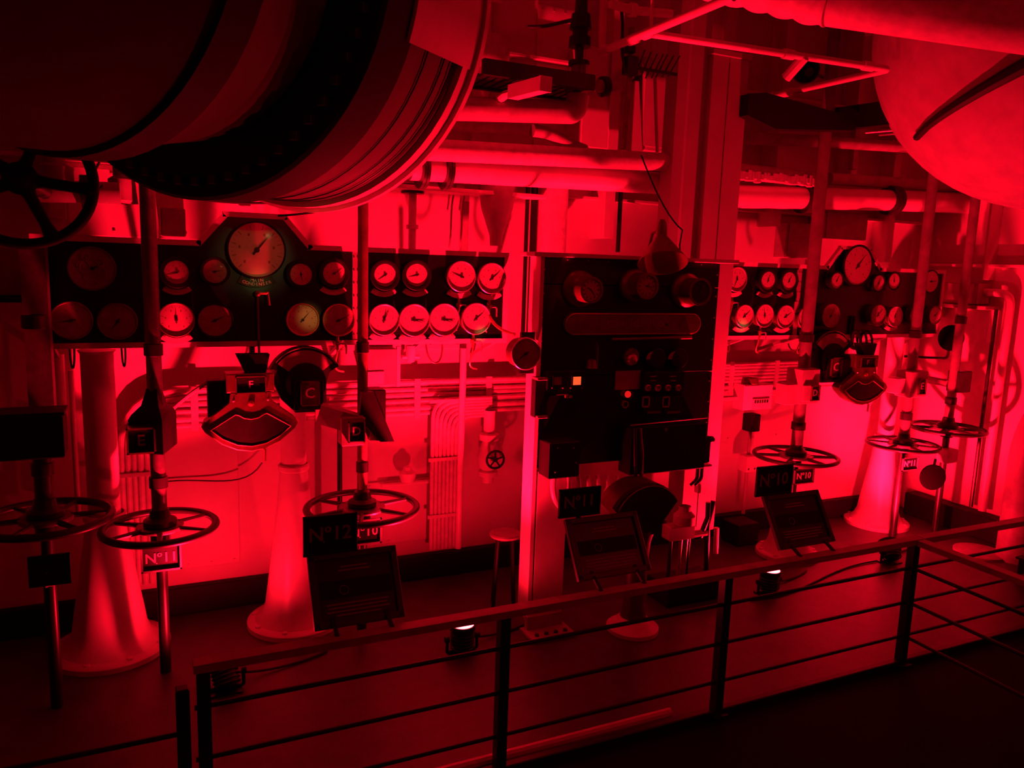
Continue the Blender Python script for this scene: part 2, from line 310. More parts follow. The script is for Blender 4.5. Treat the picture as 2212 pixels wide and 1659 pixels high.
# ================================================================== gauges
def arc_plate(b, r0, r1, a0, a1, z0, z1, n=12, cy=0):
    p = [(r1*math.cos(a0+(a1-a0)*i/n), cy+r1*math.sin(a0+(a1-a0)*i/n)) for i in range(n+1)]
    p += [(r0*math.cos(a1+(a0-a1)*i/n), cy+r0*math.sin(a1+(a0-a1)*i/n)) for i in range(n+1)]
    # build as quads so the concave outline stays clean
    for i in range(n):
        q0, q1 = a0+(a1-a0)*i/n, a0+(a1-a0)*(i+1)/n
        b.prism([(r0*math.cos(q0), cy+r0*math.sin(q0)), (r1*math.cos(q0), cy+r1*math.sin(q0)), (r1*math.cos(q1), cy+r1*math.sin(q1)), (r0*math.cos(q1), cy+r0*math.sin(q1))], z0, z1)
def gauge(name, label, px_, py_, rp, Y=YB, kind='brass', ang=45, plate=False, cock=False, depth=None, dialm=None, group=None, inner=.91, needles=1, cat='gauge', right=(1, 0, 0)):
    c = at(px_, py_, Y); R = px(rp, c); d = depth or R*.75
    F = frame(c, right); t = thing(name, label, cat, c, group)
    cm = {'brass': BRASS, 'steel': STEEL, 'black': BLACKM, 'white': WHITE, 'bronze': BRONZE}[kind]
    cs = MB(F); cs.lathe([(0, 0), (R*.9, 0), (R*.93, d*.72), (R, d*.78), (R, d*.9)], 32); cs.build('case', BLACKM if kind == 'black' else (BRONZE if kind != 'white' else WHITE), t)
    bz = MB(F); bz.lathe([(R, d*.86), (R*1.0, d*.95), (R*.97, d*.985), (R*(inner+.03), d*.98), (R*inner, d*.95), (R*inner, d*.83)], 36); bz.build('bezel', cm, t)
    di = MB(F); di.lathe([(R*inner, d*.8), (R*inner, d*.86), (0, d*.86)], 36); di.build('dial', dialm or DIAL, t)
    mk = MB(F); k = R*inner
    for i in range(28):
        a = math.radians(225-270*i/27); L = .09 if i % 3 else .16
        for r0, r1, wd in ((k*(.92-L), k*.92, k*(.007 if i % 3 else .016)),):
            u = Vector((math.cos(a), math.sin(a), 0)); n = Vector((-u.y, u.x, 0))
            mk.add([u*r0-n*wd+Vector((0, 0, d*.864)), u*r1-n*wd+Vector((0, 0, d*.864)), u*r1+n*wd+Vector((0, 0, d*.864)), u*r0+n*wd+Vector((0, 0, d*.864))], [(0, 1, 2, 3)])
    for a in range(225, -50, -54):
        mk.box((k*.62*math.cos(math.radians(a)), k*.62*math.sin(math.radians(a)), d*.864), (k*.07, k*.1, .0012))
    mk.build('scale_marks', MARK, t, kind='stuff')
    for q in range(needles):
        an = math.radians(ang-16*q); pt = MB(F); u = Vector((math.cos(an), math.sin(an))); n = Vector((-u.y, u.x)); zz = d*.875+.002*q
        pt.prism([tuple(-u*k*.22-n*k*.045), tuple(u*k*.2-n*k*.035), tuple(u*k*.8), tuple(u*k*.2+n*k*.035), tuple(-u*k*.22+n*k*.045)], zz, zz+.0015)
        if q == 0: pt.lathe([(k*.1, zz), (k*.1, zz+.006), (0, zz+.008)], 14)
        pt.build('pointer', INK, t)
    gl = MB(F); gl.lathe([(R*(inner+.01), d*.955), (R*inner*.6, d*1.01), (0, d*1.03)], 28); gl.build('glass_cover', GLASS, t)
    if plate:
        pl = MB(F); arc_plate(pl, R*1.08, R*1.42, math.radians(-128), math.radians(-52), d*.35, d*.5); pl.build('name_plate', TAG, t)
        for a in (-124, -56): s = MB(F); s.M = F @ Matrix.Translation((R*1.15*math.cos(math.radians(a)), R*1.15*math.sin(math.radians(a)), d*.5)); s.lathe([(R*.09, 0), (R*.07, R*.06), (0, R*.07)], 8); s.build('screw', BRASS, t)
    if cock:
        y0 = -R*1.4 if plate else -R
        st = MB(F); st.tube([(0, y0, d*.35), (0, y0-R*.85, d*.35)], [R*.09, R*.11], 10); st.M = F @ Matrix.Translation((0, y0-R*.45, d*.35)) @ Matrix.Rotation(math.pi/2, 4, 'X'); st.lathe([(0, -R*.16), (R*.19, -R*.12), (R*.19, R*.12), (0, R*.16)], 12); o = st.build('cock_body', BRASS, t)
        h = MB(F); h.tube([(0, y0-R*.45, d*.35), (0, y0-R*.45, d*.6), (R*.42, y0-R*.45, d*.62), (R*.5, y0-R*.6, d*.62), (R*.5, y0-R*1.1, d*.62)], R*.06, 8); h.build('cock_handle', STEEL, o)
        tb = MB(F); tb.tube(bez([(0, y0-R*.85, d*.35), (0, y0-R*1.5, d*.3), (-R*.5, y0-R*2.2, d*.1), (R*.5, y0-R*2.3, -.03)], 8), R*.06, 8); tb.build('capillary_pipe', BRASS, t)
    return t
L1 = 'in the {} row of the left gauge board'
def G(*a, **k): return gauge('pressure_gauge', *a, **k)
cg = gauge('clockwork_gauge', 'large round instrument with exposed clockwork dial at top left of the left gauge board', 200, 580, 47, kind='bronze', ang=28, dialm=DIALD, depth=.06)
G('small gauge above a curved plate, just right of the pale shaft on the left board', 381, 588, 34, kind='black', inner=.72, plate=True, ang=200)
G('small dim gauge in black case, just left of the main condenser dial', 463, 586, 31, kind='black', inner=.78, ang=12, needles=1, dialm=DIALD)
mc = gauge('condenser_gauge', 'big cream main condenser dial on the hump of the left gauge board', 553, 540, 61, kind='black', inner=.94, ang=50, depth=.055)
G('small gauge with near-vertical needle in black case, just right of the main condenser dial', 647, 592, 31, kind='black', inner=.74, ang=-80)
G('small gauge in black case, second right of the main condenser dial beside the bolted joint', 718, 590, 33, kind='black', inner=.72, ang=30, plate=True, depth=.07)
G('upper gauge with curved plate just right of the rusty shaft on the left board', 827, 594, 33, kind='black', inner=.72, plate=True, ang=215, depth=.07)
G('upper gauge with curved plate, second right of the rusty shaft, left board', 895, 594, 33, kind='black', inner=.72, plate=True, ang=195, depth=.07)
G('bright upper gauge with short cock below, second from the right end of the left board', 989, 597, 33, kind='steel', plate=True, cock=True, ang=160)
G('bright upper gauge at the right end of the left board, pipe curving away below', 1054, 601, 33, kind='steel', plate=True, cock=True, ang=40)
G('dim gauge at the lower left corner of the left gauge board', 157, 690, 41, kind='bronze', ang=190, dialm=DIALD)
G('dim lower gauge below the clockwork instrument, second from the left board corner', 255, 692, 39, kind='bronze', ang=235, dialm=DIALD)
G('red-lit lower gauge with upright needle and curved plate, right of the pale shaft', 380, 689, 37, kind='bronze', ang=92, plate=True)
G('dim lower gauge left of the condenser pipe on the left board', 463, 690, 37, kind='black', ang=25, dialm=DIALD)
G('yellowish lower gauge with black needle right of the condenser pipe', 650, 689, 35, kind='brass', ang=50)
G('orange-tinted lower gauge with a cock below, left of the bolted joint', 727, 690, 35, kind='brass', ang=24, cock=True, dialm=DIALD)
G('lower gauge with crossed needles and curved plate just right of the rusty shaft', 824, 689, 34, kind='steel', ang=80, needles=2, plate=True)
G('lower gauge with two flat needles, second right of the rusty shaft', 888, 690, 35, kind='steel', ang=2, needles=2, plate=True)
G('lower gauge with two flat needles, third right of the rusty shaft', 952, 689, 35, kind='steel', ang=0, needles=2, plate=True)
G('lower right corner gauge of the left board with greenish lower rim and a cock', 1020, 687, 34, kind='steel', ang=40, cock=True)
G('upper gauge next to the control panel edge on the right board', 1580, 603, 27, kind='steel', ang=250, plate=True, cock=True)
G('upper gauge in dark case on the right board, second from the control panel', 1649, 606, 26, kind='black', inner=.74, ang=70, plate=True, depth=.07)
G('upper gauge in dark case on the right board, third from the control panel', 1694, 607, 26, kind='black', inner=.74, ang=60, plate=True, depth=.07)
G('small dim gauge just left of the hump dial on the right board', 1797, 606, 20, kind='black', inner=.82, ang=60)
gauge('condenser_gauge', 'big dim dial on the hump of the right gauge board', 1845, 574, 45, kind='black', inner=.9, ang=50, depth=.055)
G('small dim gauge just right of the hump dial on the right board', 1887, 611, 20, kind='black', inner=.82, ang=80)
G('small red-lit gauge, second right of the hump dial on the right board', 1922, 607, 21, kind='black', inner=.78, ang=100, depth=.06)
G('upper gauge with level needle at the far end of the right board behind a shaft', 2005, 608, 25, kind='black', inner=.9, ang=3, depth=.04)
G('lower gauge with greenish rim and sloping needle next to the control panel, right board', 1597, 682, 25, kind='steel', ang=40, plate=True)
G('lower gauge with upright needle and greenish rim, second from the control panel, right board', 1640, 681, 25, kind='steel', ang=100, cock=True)
G('lower gauge with curved plate, third from the control panel, right board', 1685, 683, 25, kind='steel', ang=30, plate=True)
G('lower gauge half hidden by the thick shaft on the right board', 1729, 686, 24, kind='steel', ang=120, cock=True)
G('dim lower gauge just right of the thick shaft on the right board', 1781, 681, 26, kind='bronze', ang=60, dialm=DIALD)
G('dim lower gauge below the hump dial on the right board', 1884, 680, 23, kind='bronze', ang=45, dialm=DIALD)
G('bright lower gauge with plate, right of the dim pair on the right board', 1921, 683, 22, kind='steel', ang=70, plate=True)
G('dim lower gauge half hidden by the second shaft of the right board', 1967, 680, 21, kind='bronze', ang=45, dialm=DIALD)
G('lower gauge at the far corner of the right board', 2008, 680, 20, kind='bronze', ang=40)
F = frame(at(200, 580, YB)); Rg = px(47, at(200, 580, YB))
for x, y, r in ((-.35, .1, .26), (-.05, -.35, .3), (.35, -.2, .22), (.3, .3, .18), (-.25, .5, .16), (-.1, .05, .4), (.05, -.62, .14)):
    m_ = MB(F); m_.torus(Rg*r, Rg*.025, (x*Rg, y*Rg, .056), 24, 6); m_.lathe([(Rg*.05, .052), (0, .06)], 8); m_.v[-16:] = [v+(F.to_3x3() @ Vector((x*Rg, y*Rg, 0))) for v in m_.v[-16:]]; m_.build('clockwork_ring', STEEL, cg)
# main condenser lettering plate and drain pipe on the board
mp = at(553, 540, YB); F = frame(mp); R0 = px(61, mp)
pl = MB(F); arc_plate(pl, R0*1.01, R0*1.32, math.radians(-120), math.radians(-60), .002, .022); pl.build('name_plate', GREENP, mc, label='dark green name plate lettered MAIN CONDENSER')
for s, rr, sz, st in (('MAIN', 1.075, .03, 6.0), ('CONDENSER', 1.205, .03, 5.4)):
    tx = MB(F)
    for i, chh in enumerate(s):
        a = math.radians(-90+(i-(len(s)-1)/2)*st); tx.text(chh, (R0*rr*math.cos(a), R0*rr*math.sin(a)), sz, a+math.pi/2, .0225)
    tx.build('lettering', LETTER, mc)
dg = MB(F)
for n_, a in (('0', 180), ('5', 225), ('10', 128), ('15', 90), ('20', 0), ('25', -45)): dg.text(n_, (R0*.66*math.cos(math.radians(a)), R0*.66*math.sin(math.radians(a))), .03, 0, .0315)
dg.build('numerals', INK, mc)
p = thing('condenser_cock', 'brass cock and thin pipe hanging under the main condenser plate', 'valve', at(556, 634, YB-.02))
MB(frame(at(556, 634, YB-.03))).lathe([(0, -.02), (.02, -.02), (.02, .03), (.012, .04), (0, .045)], 12).build('cock_body', BRONZE, p)
MB().tube([at(556, 634, YB-.06), at(575, 634, YB-.07), at(579, 632, YB-.07), at(582, 660, YB-.07)], .009, 8).build('cock_handle', BRASS, p)
MB().tube([at(556, 632, YB-.03), at(560, 770, YB-.03)], .009, 8).build('drain_pipe', BRONZE, p)
# pipe from the end gauge to the gauge on the control panel side
tag(MB().tube(bez([at(1054, 655, YB-.03), at(1050, 690, YB-.05), at(1075, 715, 5.4), at(1112, 722, 5.2)], 14), .012, 8).build('copper_pipe', BRASS), 'thin bright pipe curving from the end gauge to the control panel', 'pipe')
for i, (x0, x1, yb, lab) in enumerate(((920, 955, 785, 'thin wire loop drooping under the left board near its right end'), (1560, 1575, 752, 'thin wire loop drooping under the right board beside the control panel'), (1703, 1728, 752, 'double wire loop drooping under the right board left of the thick shaft'), (150, 160, 800, 'narrow hook loop hanging under the left corner of the left board'), (262, 270, 795, 'narrow hook loop hanging under the left board, second from the corner'))):
    pts = bez([at(x0, 742, YB+.01), at(x0+2, yb+10, YB+.01), at(x1+4, yb+16, YB+.01), at(x1, 742, YB+.01)], 14)
    tag(MB().tube(pts, .007, 6).build('wire_loop', BRONZE if i < 3 else IRON), lab, 'wire')
# ================================================================== control panel
YP = 4.90
pl_, pr_ = at(1166, 700, YP).x, at(1548, 700, YP).x
ZT, ZB = 2.82, 1.27
pcx = (pl_+pr_)/2
P = thing('control_panel', 'tall black control panel with nameplate, clock and switches in the middle', 'control panel', (pcx, YP, 0))
for z0, z1 in ((2.62, ZT-.012), (1.95, 2.614), (ZB, 1.944)):
    MB().box((pcx, YP+.012, (z0+z1)/2), (pr_-pl_-.02, .024, z1-z0)).build('panel_sheet', BLACK, P)
MB().box((pcx, YP+.04, (ZT+ZB)/2), (pr_-pl_-.04, .02, ZT-ZB-.04)).build('backing', BLACKM, P)
MB().box((pl_+.0, YP+.075, (ZT+.08)/2), (.03, .17, ZT-.08)).build('side_post', WHITE, P, label='pale painted left edge post')
MB().box((pr_+.012, YP+.1, (ZT+.9)/2), (.03, .05, ZT-.9)).build('side_post', WHITE, P, label='pale painted right edge post')
tp = MB(); tp.box((pcx+.02, YP+.06, ZT+.005), (pr_-pl_+.22, .24, .03)); tp.build('top_cap', WHITE, P, label='pale painted top ledge')
MB().box((pcx+.05, YP-.004, ZT-.028), (pr_-pl_-.2, .008, .045)).build('edge_strip', RAILM, P)
for i in range(9):
    for x in (pl_+.02, pr_-.03): 
        s = MB(frame((x, YP, ZT-.1-i*.17))); s.lathe([(.006, 0), (.005, .004), (0, .005)], 8); s.build('screw', STEEL, P)
for i in range(8): s = MB(frame((pl_+.2+i*.17, YP-.008, ZT-.028))); s.lathe([(.005, 0), (.004, .004), (0, .005)], 8); s.build('screw', STEEL, P)
lg = MB(); lg.box((pl_+.155, YP+.06, .63), (.25, .14, 1.24)); lg.build('leg', WHITE, P, label='pale broad left support leg')
lf = MB(); lf.box((pl_+.12, YP-.1, .012), (.36, .24, .024)); lf.box((pl_+.12, YP-.02, .07), (.3, .05, .12)); lf.build('foot', DULL, P)
for i in range(4): s = MB(Matrix.Translation((pl_+.0+i*.08, YP-.15, .024))); s.lathe([(.018, 0), (.018, .015), (0, .02)], 6); s.build('foot_bolt', IRON, P)
def deep(label, name, fx, fy, rf, bx, by, rb, dm, ang, cat='instrument'):
    b = at(bx, by, YP); R = px(rb, b); t = thing(name, label, cat, b); D = .19; F = frame(b); r = px(rf, b)*.97
    MB(F).lathe([(0, 0), (R, 0), (R, .025), (R*.95, .04), (r*1.25, .06), (r*1.2, D-.02), (r*1.25, D-.01), (r*1.25, D), (r*1.02, D), (r, D-.012)], 32).build('case', BRONZE, t)
    MB(F).lathe([(r*1.02, D-.02), (r*1.02, D-.014), (0, D-.014)], 32).build('dial', dm, t)
    mk = MB(F)
    for i in range(12):
        a = math.radians(30*i); mk.box((0, 0, 0), (.001, .001, .001)) if 0 else None
        u = Vector((math.cos(a), math.sin(a), 0)); n = Vector((-u.y, u.x, 0))*r*.05; z = Vector((0, 0, D-.0132))
        mk.add([u*r*.68-n+z, u*r*.9-n+z, u*r*.9+n+z, u*r*.68+n+z], [(0, 1, 2, 3)])
    mk.build('hour_marks', INK, t)
    for a, L in zip(ang, (.5, .78)):
        a = math.radians(a); u = Vector((math.cos(a), math.sin(a))); n = Vector((-u.y, u.x))*r*.05
        MB(F).prism([tuple(-u*r*.12-n), tuple(u*r*L-n*.4), tuple(u*r*L+n*.4), tuple(-u*r*.12+n)], D-.012, D-.010).build('hand', INK, t)
    MB(F).lathe([(r*1.03, D-.004), (r*.5, D), (0, D+.002)], 24).build('glass_cover', GLASS, t)
deep('round clock in a deep flanged case at top left of the control panel', 'panel_clock', 1268, 627, 23, 1250, 624, 40, DIAL, (150, -50), 'clock')
deep('round instrument in a deep case at top centre of the panel, under the hanging shade', 'panel_instrument', 1382, 622, 23, 1368, 616, 36, DIALD, (40, -10))
deep('round instrument in a deep bright-rimmed case at top right of the control panel', 'panel_instrument', 1494, 636, 24, 1480, 628, 38, IRON, (70, 200))
n0, n1 = at(1216, 699, YP), at(1507, 699, YP); hw = (n1.x-n0.x)/2; hh = px(24, n0)
N = thing('control_nameplate', 'rounded brass nameplate lettered CONTROL on the black control panel', 'nameplate', ((n0+n1)/2))
def stad(hw, hh, n=12): return [(hw-hh+hh*math.cos(a), hh*math.sin(a)) for a in [-math.pi/2+math.pi*i/n for i in range(n+1)]]+[(-hw+hh+hh*math.cos(a), hh*math.sin(a)) for a in [math.pi/2+math.pi*i/n for i in range(n+1)]]
F = frame((n0+n1)/2); nb = MB(F); nb.prism(stad(hw, hh), 0, .035); nb.prism(stad(hw-.012, hh-.012), .035, .046); nb.build('plate', BRONZE, N)
MB(F).tube([(x, y, .037) for x, y in stad(hw-.006, hh-.006)+stad(hw-.006, hh-.006)[:1]], .006, 8).build('rim', BRASS, N)
MB(F).text('CONTROL', (-.105, 0), .066, 0, .0465).build('lettering', LETTERD, N); MB(F).text('ROOM', (.2, 0), .066, 0, .0465).build('lettering', LETTERD, N)
tag(MB().tube([at(1322, 733, YP-.05), at(1494, 729, YP-.05)], .012, 10).build('panel_rod', BRONZE), 'thin bronze rod under the nameplate of the control panel', 'rod')
def pbox(name, label, x0, y0, x1, y1, d, m, cat, sub=None):
    a, b = at(x0, y0, YP-d), at(x1, y1, YP-d); c = (a+b)/2; t = thing(name, label, cat, (c.x, YP, c.z))
    B = MB(); B.box((c.x, YP-d/2, c.z), (abs(b.x-a.x), d, abs(a.z-b.z))); B.build('body', m, t); return t
def disc(t, x, y, r, d, m, name, prof=None, Y=None):
    c = at(x, y, (Y or YP)-d); R = px(r, c); F = frame(c)
    return MB(F).lathe(prof and [(R*a, R*b) for a, b in prof] or [(0, -.012), (R, -.012), (R, 0), (R*.85, R*.25), (0, R*.3)], 18).build(name, m, t)
t = pbox('switch_unit', 'black switch unit with one lit orange window on the left of the control panel', 1184, 803, 1262, 852, .09, BLACKM, 'switch unit')
for x, m in ((1205, DIALD), (1246, ORANGE)):
    a, b = at(x-8.5, 814, YP-.095), at(x+8, 831, YP-.095); c = (a+b)/2
    o = MB(); o.box((c.x, YP-.093, c.z), (b.x-a.x, .01, a.z-b.z)); o.build('window', m, t, label='lit orange window' if m is ORANGE else None)
    fr = MB(); 
    for dx, dz, sx, sz in ((0, 1, 1.3, .12), (0, -1, 1.3, .12), (1, 0, .12, 1.3), (-1, 0, .12, 1.3)): fr.box((c.x+dx*(b.x-a.x)*.58, YP-.098, c.z+dz*(a.z-b.z)*.58), ((b.x-a.x)*sx, .012, (a.z-b.z)*sz))
    fr.build('window_frame', BLACKM, t)
for x in (1193, 1217, 1234, 1257): disc(t, x, 838, 1.8, .1, STEEL, 'screw')
disc(t, 1226, 856, 6, .07, BRASS, 'knob'); disc(t, 1233, 857, 4, .09, BRASS, 'knob')
t = thing('bell_glass', 'small glass-domed lamp standing above the switch unit of the control panel', 'lamp', at(1278, 792, YP-.04))
b0 = at(1278, 795, YP-.05); MB(Matrix.Translation(b0)).lathe([(0, 0), (.045, 0), (.04, .02), (.03, .06), (.0, .07)], 16).build('base', BRONZE, t)
MB(Matrix.Translation(b0)).lathe([(.048, .01), (.05, .15), (.035, .19), (0, .205)], 18).build('glass_dome', GLASS, t)
t = thing('panel_lamp', 'domed bronze lamp button right of centre on the control panel', 'lamp', at(1363, 772, YP))
disc(t, 1361, 770, 19, .0, BRONZE, 'flange', [(0, 0), (1, 0), (1, .4), (.8, .6), (0, .6)]); disc(t, 1365, 776, 14, .05, STEEL, 'dome', [(1, -.8), (1, 0), (.8, .5), (.4, .8), (0, .9)])
for x, w_ in ((1410, 'left'), (1457, 'right')):
    t = thing('panel_meter', 'dim half-round meter on the control panel, '+('next to the domed lamp' if x < 1430 else 'furthest from the domed lamp'), 'meter', at(x, 770, YP))
    disc(t, x, 772, 22, 0, BLACKM, 'case', [(0, 0), (1, 0), (1, .8), (.9, .9), (0, .9)])
    c = at(x, 776, YP-.07); R = px(17, c); MB(frame(c)).lathe([(0, 0), (R, 0)], 14, 0, math.pi).build('dial', DIALD, t)
    MB(frame(c)).prism([(-.004, 0), (.004, 0), (R*.3, R*.8)], .001, .003).build('pointer', INK, t)
t = pbox('blank_plate', 'plain dull rectangular plate in the middle of the control panel', 1331, 802, 1383, 840, .012, DULL, 'plate')
t = thing('indicator_lamp', 'small lit red indicator below the plain plate on the control panel', 'indicator', at(1357, 852, YP))
disc(t, 1357, 852, 10, 0, BRONZE, 'socket', [(0, 0), (1, 0), (.9, .7), (.75, .7)]); disc(t, 1357, 852, 7.5, .03, REDLED, 'lens', [(1, -.3), (.9, .2), (.5, .5), (0, .6)])
t = thing('key_switch', 'small brass ring switch under the lit red indicator', 'switch', at(1348, 873, YP))
disc(t, 1348, 873, 8, 0, BRASS, 'ring', [(1, 0), (1, .8), (.75, .8), (.7, .2)]); disc(t, 1348, 873, 5, .01, IRON, 'barrel')
for x, k in ((1413, 'nearer the plain plate'), (1456, 'further from the plain plate')):
    t = pbox('radio_set', 'small black radio set with two chrome knobs, '+k, x-20, 803, x+20, 846, .07, BLACKM, 'radio')
    for j, (yy, ww) in enumerate(((813, 16), (822, 14))): a = at(x-2, yy, YP-.072); MB().box((a.x, YP-.072, a.z), (px(ww, a), .006, .008)).build('display_strip', STEEL, t)
    for dx in (-14, 8): disc(t, x+dx, 838, 7.5, .075, STEEL, 'knob', [(0, -1), (1, -1), (1, .3), (.8, .5), (.55, .5), (.5, .2), (0, .2)])
    t = pbox('socket_box', 'small dark socket box below the radio set '+k, x-20, 857, x+18, 892, .05, BLACKM, 'socket')
    a = at(x-18, 868, YP-.052); R = px(8, a)
    for dx, dz, sx, sz in ((0, 1, 2, .35), (0, -1, 2, .35), (1, 0, .35, 2), (-1, 0, .35, 2)): MB().box((a.x+dx*R, YP-.054, a.z+dz*R*1.3), (R*sx, .01, R*sz*1.2)).build('surround', DULL, t)
    a = at(x-2, 890, YP-.05); MB().box((a.x, YP-.056, a.z), (px(34, a), .012, .018)).build('lip', BRONZE, t)
t = pbox('relay_cabinet', 'large matt black cabinet at the lower right of the control panel', 1366, 925, 1520, 1012, .16, BLACKM, 'cabinet')
a = at(1372, 920, YP-.17); MB().tube([at(1362, 918, YP-.17), at(1528, 902, YP-.17)], .006, 6).build('edge_bead', IRON, t)
disc(t, 1439, 928, 4, .165, BRONZE, 'catch')
t = pbox('junction_box', 'dark junction box with lit side at the lower left of the control panel', 1188, 958, 1250, 1030, .17, RAILM, 'junction box')
for x, y in ((1205, 968), (1240, 968), (1200, 1020), (1245, 1000)): disc(t, x, y, 2, .172, STEEL, 'screw')
a = at(1190, 1034, YP-.1); MB().tube(bez([at(1196, 1030, YP-.09), at(1190, 1075, YP-.09), at(1205, 1090, YP-.1), at(1212, 1096, YP-.02)], 10), .022, 10).build('conduit', WHITE, t, label='pale bent conduit below the box')
t = pbox('junction_box', 'dark junction box with round side knob at the lower right edge of the control panel', 1500, 945, 1532, 1000, .13, RAILM, 'junction box')
c = at(1532, 950, YP-.08); m_ = MB(axisframe(c, (1, 0, 0))); m_.lathe([(0, -.01), (.03, 0), (.03, .03), (.015, .05), (0, .05)], 14); m_.build('knob', IRON, t)
MB().box((at(1516, 1004, YP-.1).x, YP-.07, at(1516, 1004, YP-.1).z), (.13, .15, .02)).build('base_plate', WHITE, t)
for k, (x, d) in enumerate(((1508, .05), (1517, .05))): MB().tube(fillet([at(x, 1004, YP-d), at(x-2, 1035, YP-d), at(x-16, 1048, YP-d)], .06), .014, 8).build('cable', RAILM, t)
t = pbox('terminal_box', 'narrow dark terminal box at the left edge of the control panel', 1158, 815, 1180, 902, .07, RAILM, 'terminal box')
for yy in (818, 900): a = at(1169, yy, YP-.075); MB().box((a.x, YP-.05, a.z), (px(24, a), .1, .018)).build('flange', DULL, t)
for k in range(6):
    x = 1228+k*21; tag(MB().tube(fillet([at(x, 1026, YP-.04), at(x+3, 1052, YP-.04), at(x-6, 1066, YP+.06)], .05), .017, 8).build('cable_tail', LAG), ('first', 'second', 'third', 'fourth', 'fifth', 'sixth')[k]+' pale cable tail from the left below the control panel sheet', 'cable', 'cable tails under the control panel')
for k, x in enumerate((1374, 1384)): tag(MB().tube([at(x-2, 925, YP-.19), at(x+(3 if k else -2), 980, YP-.2), at(x, 1052, YP-.18)], .014, 8).build('conduit_pipe', DSTEEL if k else IRON), ('dull' if k else 'dark')+' upright conduit in front of the panel, above the big fan-shaped telegraph', 'conduit')
# gauge on the left side of the panel
gauge('side_gauge', 'round gauge bracketed to the left edge of the control panel below the gauge board', 1121, 760, 35, Y=YP+.02, kind='steel', ang=215, dialm=DIALD, depth=.13)
sb = at(1140, 762, YP+.06); tag(MB().box((sb.x, YP+.05, sb.z), (.13, .03, .3)).build('gauge_bracket', BLACKM), 'black mounting plate behind the gauge at the panel edge', 'bracket')
# cone shade over the panel
t = thing('lamp_shade', 'dark conical lamp shade hanging over the top of the control panel', 'lamp', at(1428, 486, 4.74))
ap, bs = at(1428, 512, 4.74), at(1421, 572, 4.70); ax = (bs-ap); L = ax.length; rb = px(53, bs)
sh = MB(axisframe(ap, (ax.x, -.10, ax.z))); sh.lathe([(px(11, ap), -.02), (px(13, ap), 0), (rb, L), (rb*1.01, L+.006), (rb*.97, L), (px(10, ap), .01)], 36); sh.build('shade', BRONZE, t)
k = MB(Matrix.Translation(ap)); k.lathe([(px(12, ap), -.03), (px(12, ap), .06), (px(10, ap), .1), (px(6, ap), .125), (0, .13)], 18); k.build('socket_cap', BRONZE, t)
MB().tube(bez([at(1385, 335, 5.05), at(1410, 400, 5.0), at(1440, 470, 4.95), at(1474, 497, 4.93)], 10)+[at(1468, 530, 4.93), at(1470, 552, 4.95)], .006, 6).build('flex', BLACKM, t)
MB().tube([ap+Vector((0, .0, .06)), ap+Vector((.02, .14, .03)), (ap.x+.02, YP+.03, ZT+.03)], .012, 8).build('bracket_arm', BRONZE, t)
# ================================================================== turbine drum overhead left
DA = Vector((math.cos(math.radians(43.1))*math.cos(math.radians(2.8)), math.sin(math.radians(43.1))*math.cos(math.radians(2.8)), math.sin(math.radians(2.8))))
DC = Vector((.76, 4.34, 4.04))
D = thing('turbine_casing', 'huge dark stepped turbine casing hanging overhead at upper left', 'turbine', DC)
F = axisframe(DC, DA)
MB(F).lathe([(.8, -3.6), (.85, -3.5), (.862, -1.5), (.862, -1.46)], 72).build('end_casing', CASING, D)
MB(F).lathe([(.862, -1.46), (.885, -1.455), (.885, -1.3), (.85, -1.29)], 72).build('black_band', BLACKM, D)
MB(F).lathe([(.85, -1.3), (.83, -1.2), (.79, -1.0), (.76, -.8)], 72).build('belly', BELLY, D)
MB(F).lathe([(.74, -.82), (1.0, -.80), (1.015, -.785), (1.015, -.55), (1.0, -.53)], 72).build('black_ring', BLACKM, D)
MB(F).lathe([(1.0, -.53), (.985, -.5), (.985, -.1), (.995, -.09), (.995, -.06), (1.01, -.055), (1.02, -.03), (1.02, 0), (1.0, .012)], 72).build('flange_band', BELLY, D)
MB(F).lathe([(.99, -.07), (1.024, -.065), (1.026, .0), (1.0, .004)], 72).build('lit_rim_band', WHITE, D, label='rim band coloured pale for the light on the rim')  # whiter than the flange so the rim looks lit by its colour
for s_, r_ in ((-.36, .992), (-.2, .992), (-.12, .994)): m_ = MB(F); m_.torus(r_, .004, (0, 0, s_), 72, 6); m_.build('clamp_strap', RAILM, D)
MB(F).lathe([(1.015, .005), (1.05, .01), (1.05, .05), (1.0, .055), (.9, .06), (.3, .06), (.3, .1), (0, .1)], 72).build('end_flange', WHITE, D, label='pale painted end flange')
def drum_angle(x, y, r):
    d = ray(x, y); Mi = F.inverted(); o = Mi @ EYE; e = Mi.to_3x3() @ d
    A_, B_, C_ = e.x*e.x+e.y*e.y, 2*(o.x*e.x+o.y*e.y), o.x*o.x+o.y*o.y-r*r; dd = B_*B_-4*A_*C_
    k = (-B_-math.sqrt(max(dd, 0)))/(2*A_); q = o+e*k; return math.atan2(q.y, q.x), q.z
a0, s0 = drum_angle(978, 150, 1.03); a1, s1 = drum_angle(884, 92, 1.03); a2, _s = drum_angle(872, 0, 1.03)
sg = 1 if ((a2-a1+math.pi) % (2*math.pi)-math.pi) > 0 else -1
m_ = MB(F); m_.lathe([(1.0, s1-.004), (1.03, s1), (1.032, .0), (1.0, .004)], 24, min(a1, a1+sg*1.5), max(a1, a1+sg*1.5)); m_.build('lit_patch', WHITE, D, label='pale patch standing for light at the upper right of the casing')  # pale skin laid over the flange in the outline of its lit area
bl = MB(F)
for i in range(60):
    a = 2*math.pi*i/60; bl.lathe([(0, 0)], 3) if 0 else None
    bl.box((.93*math.cos(a), .93*math.sin(a), -.815), (.04, .04, .05))
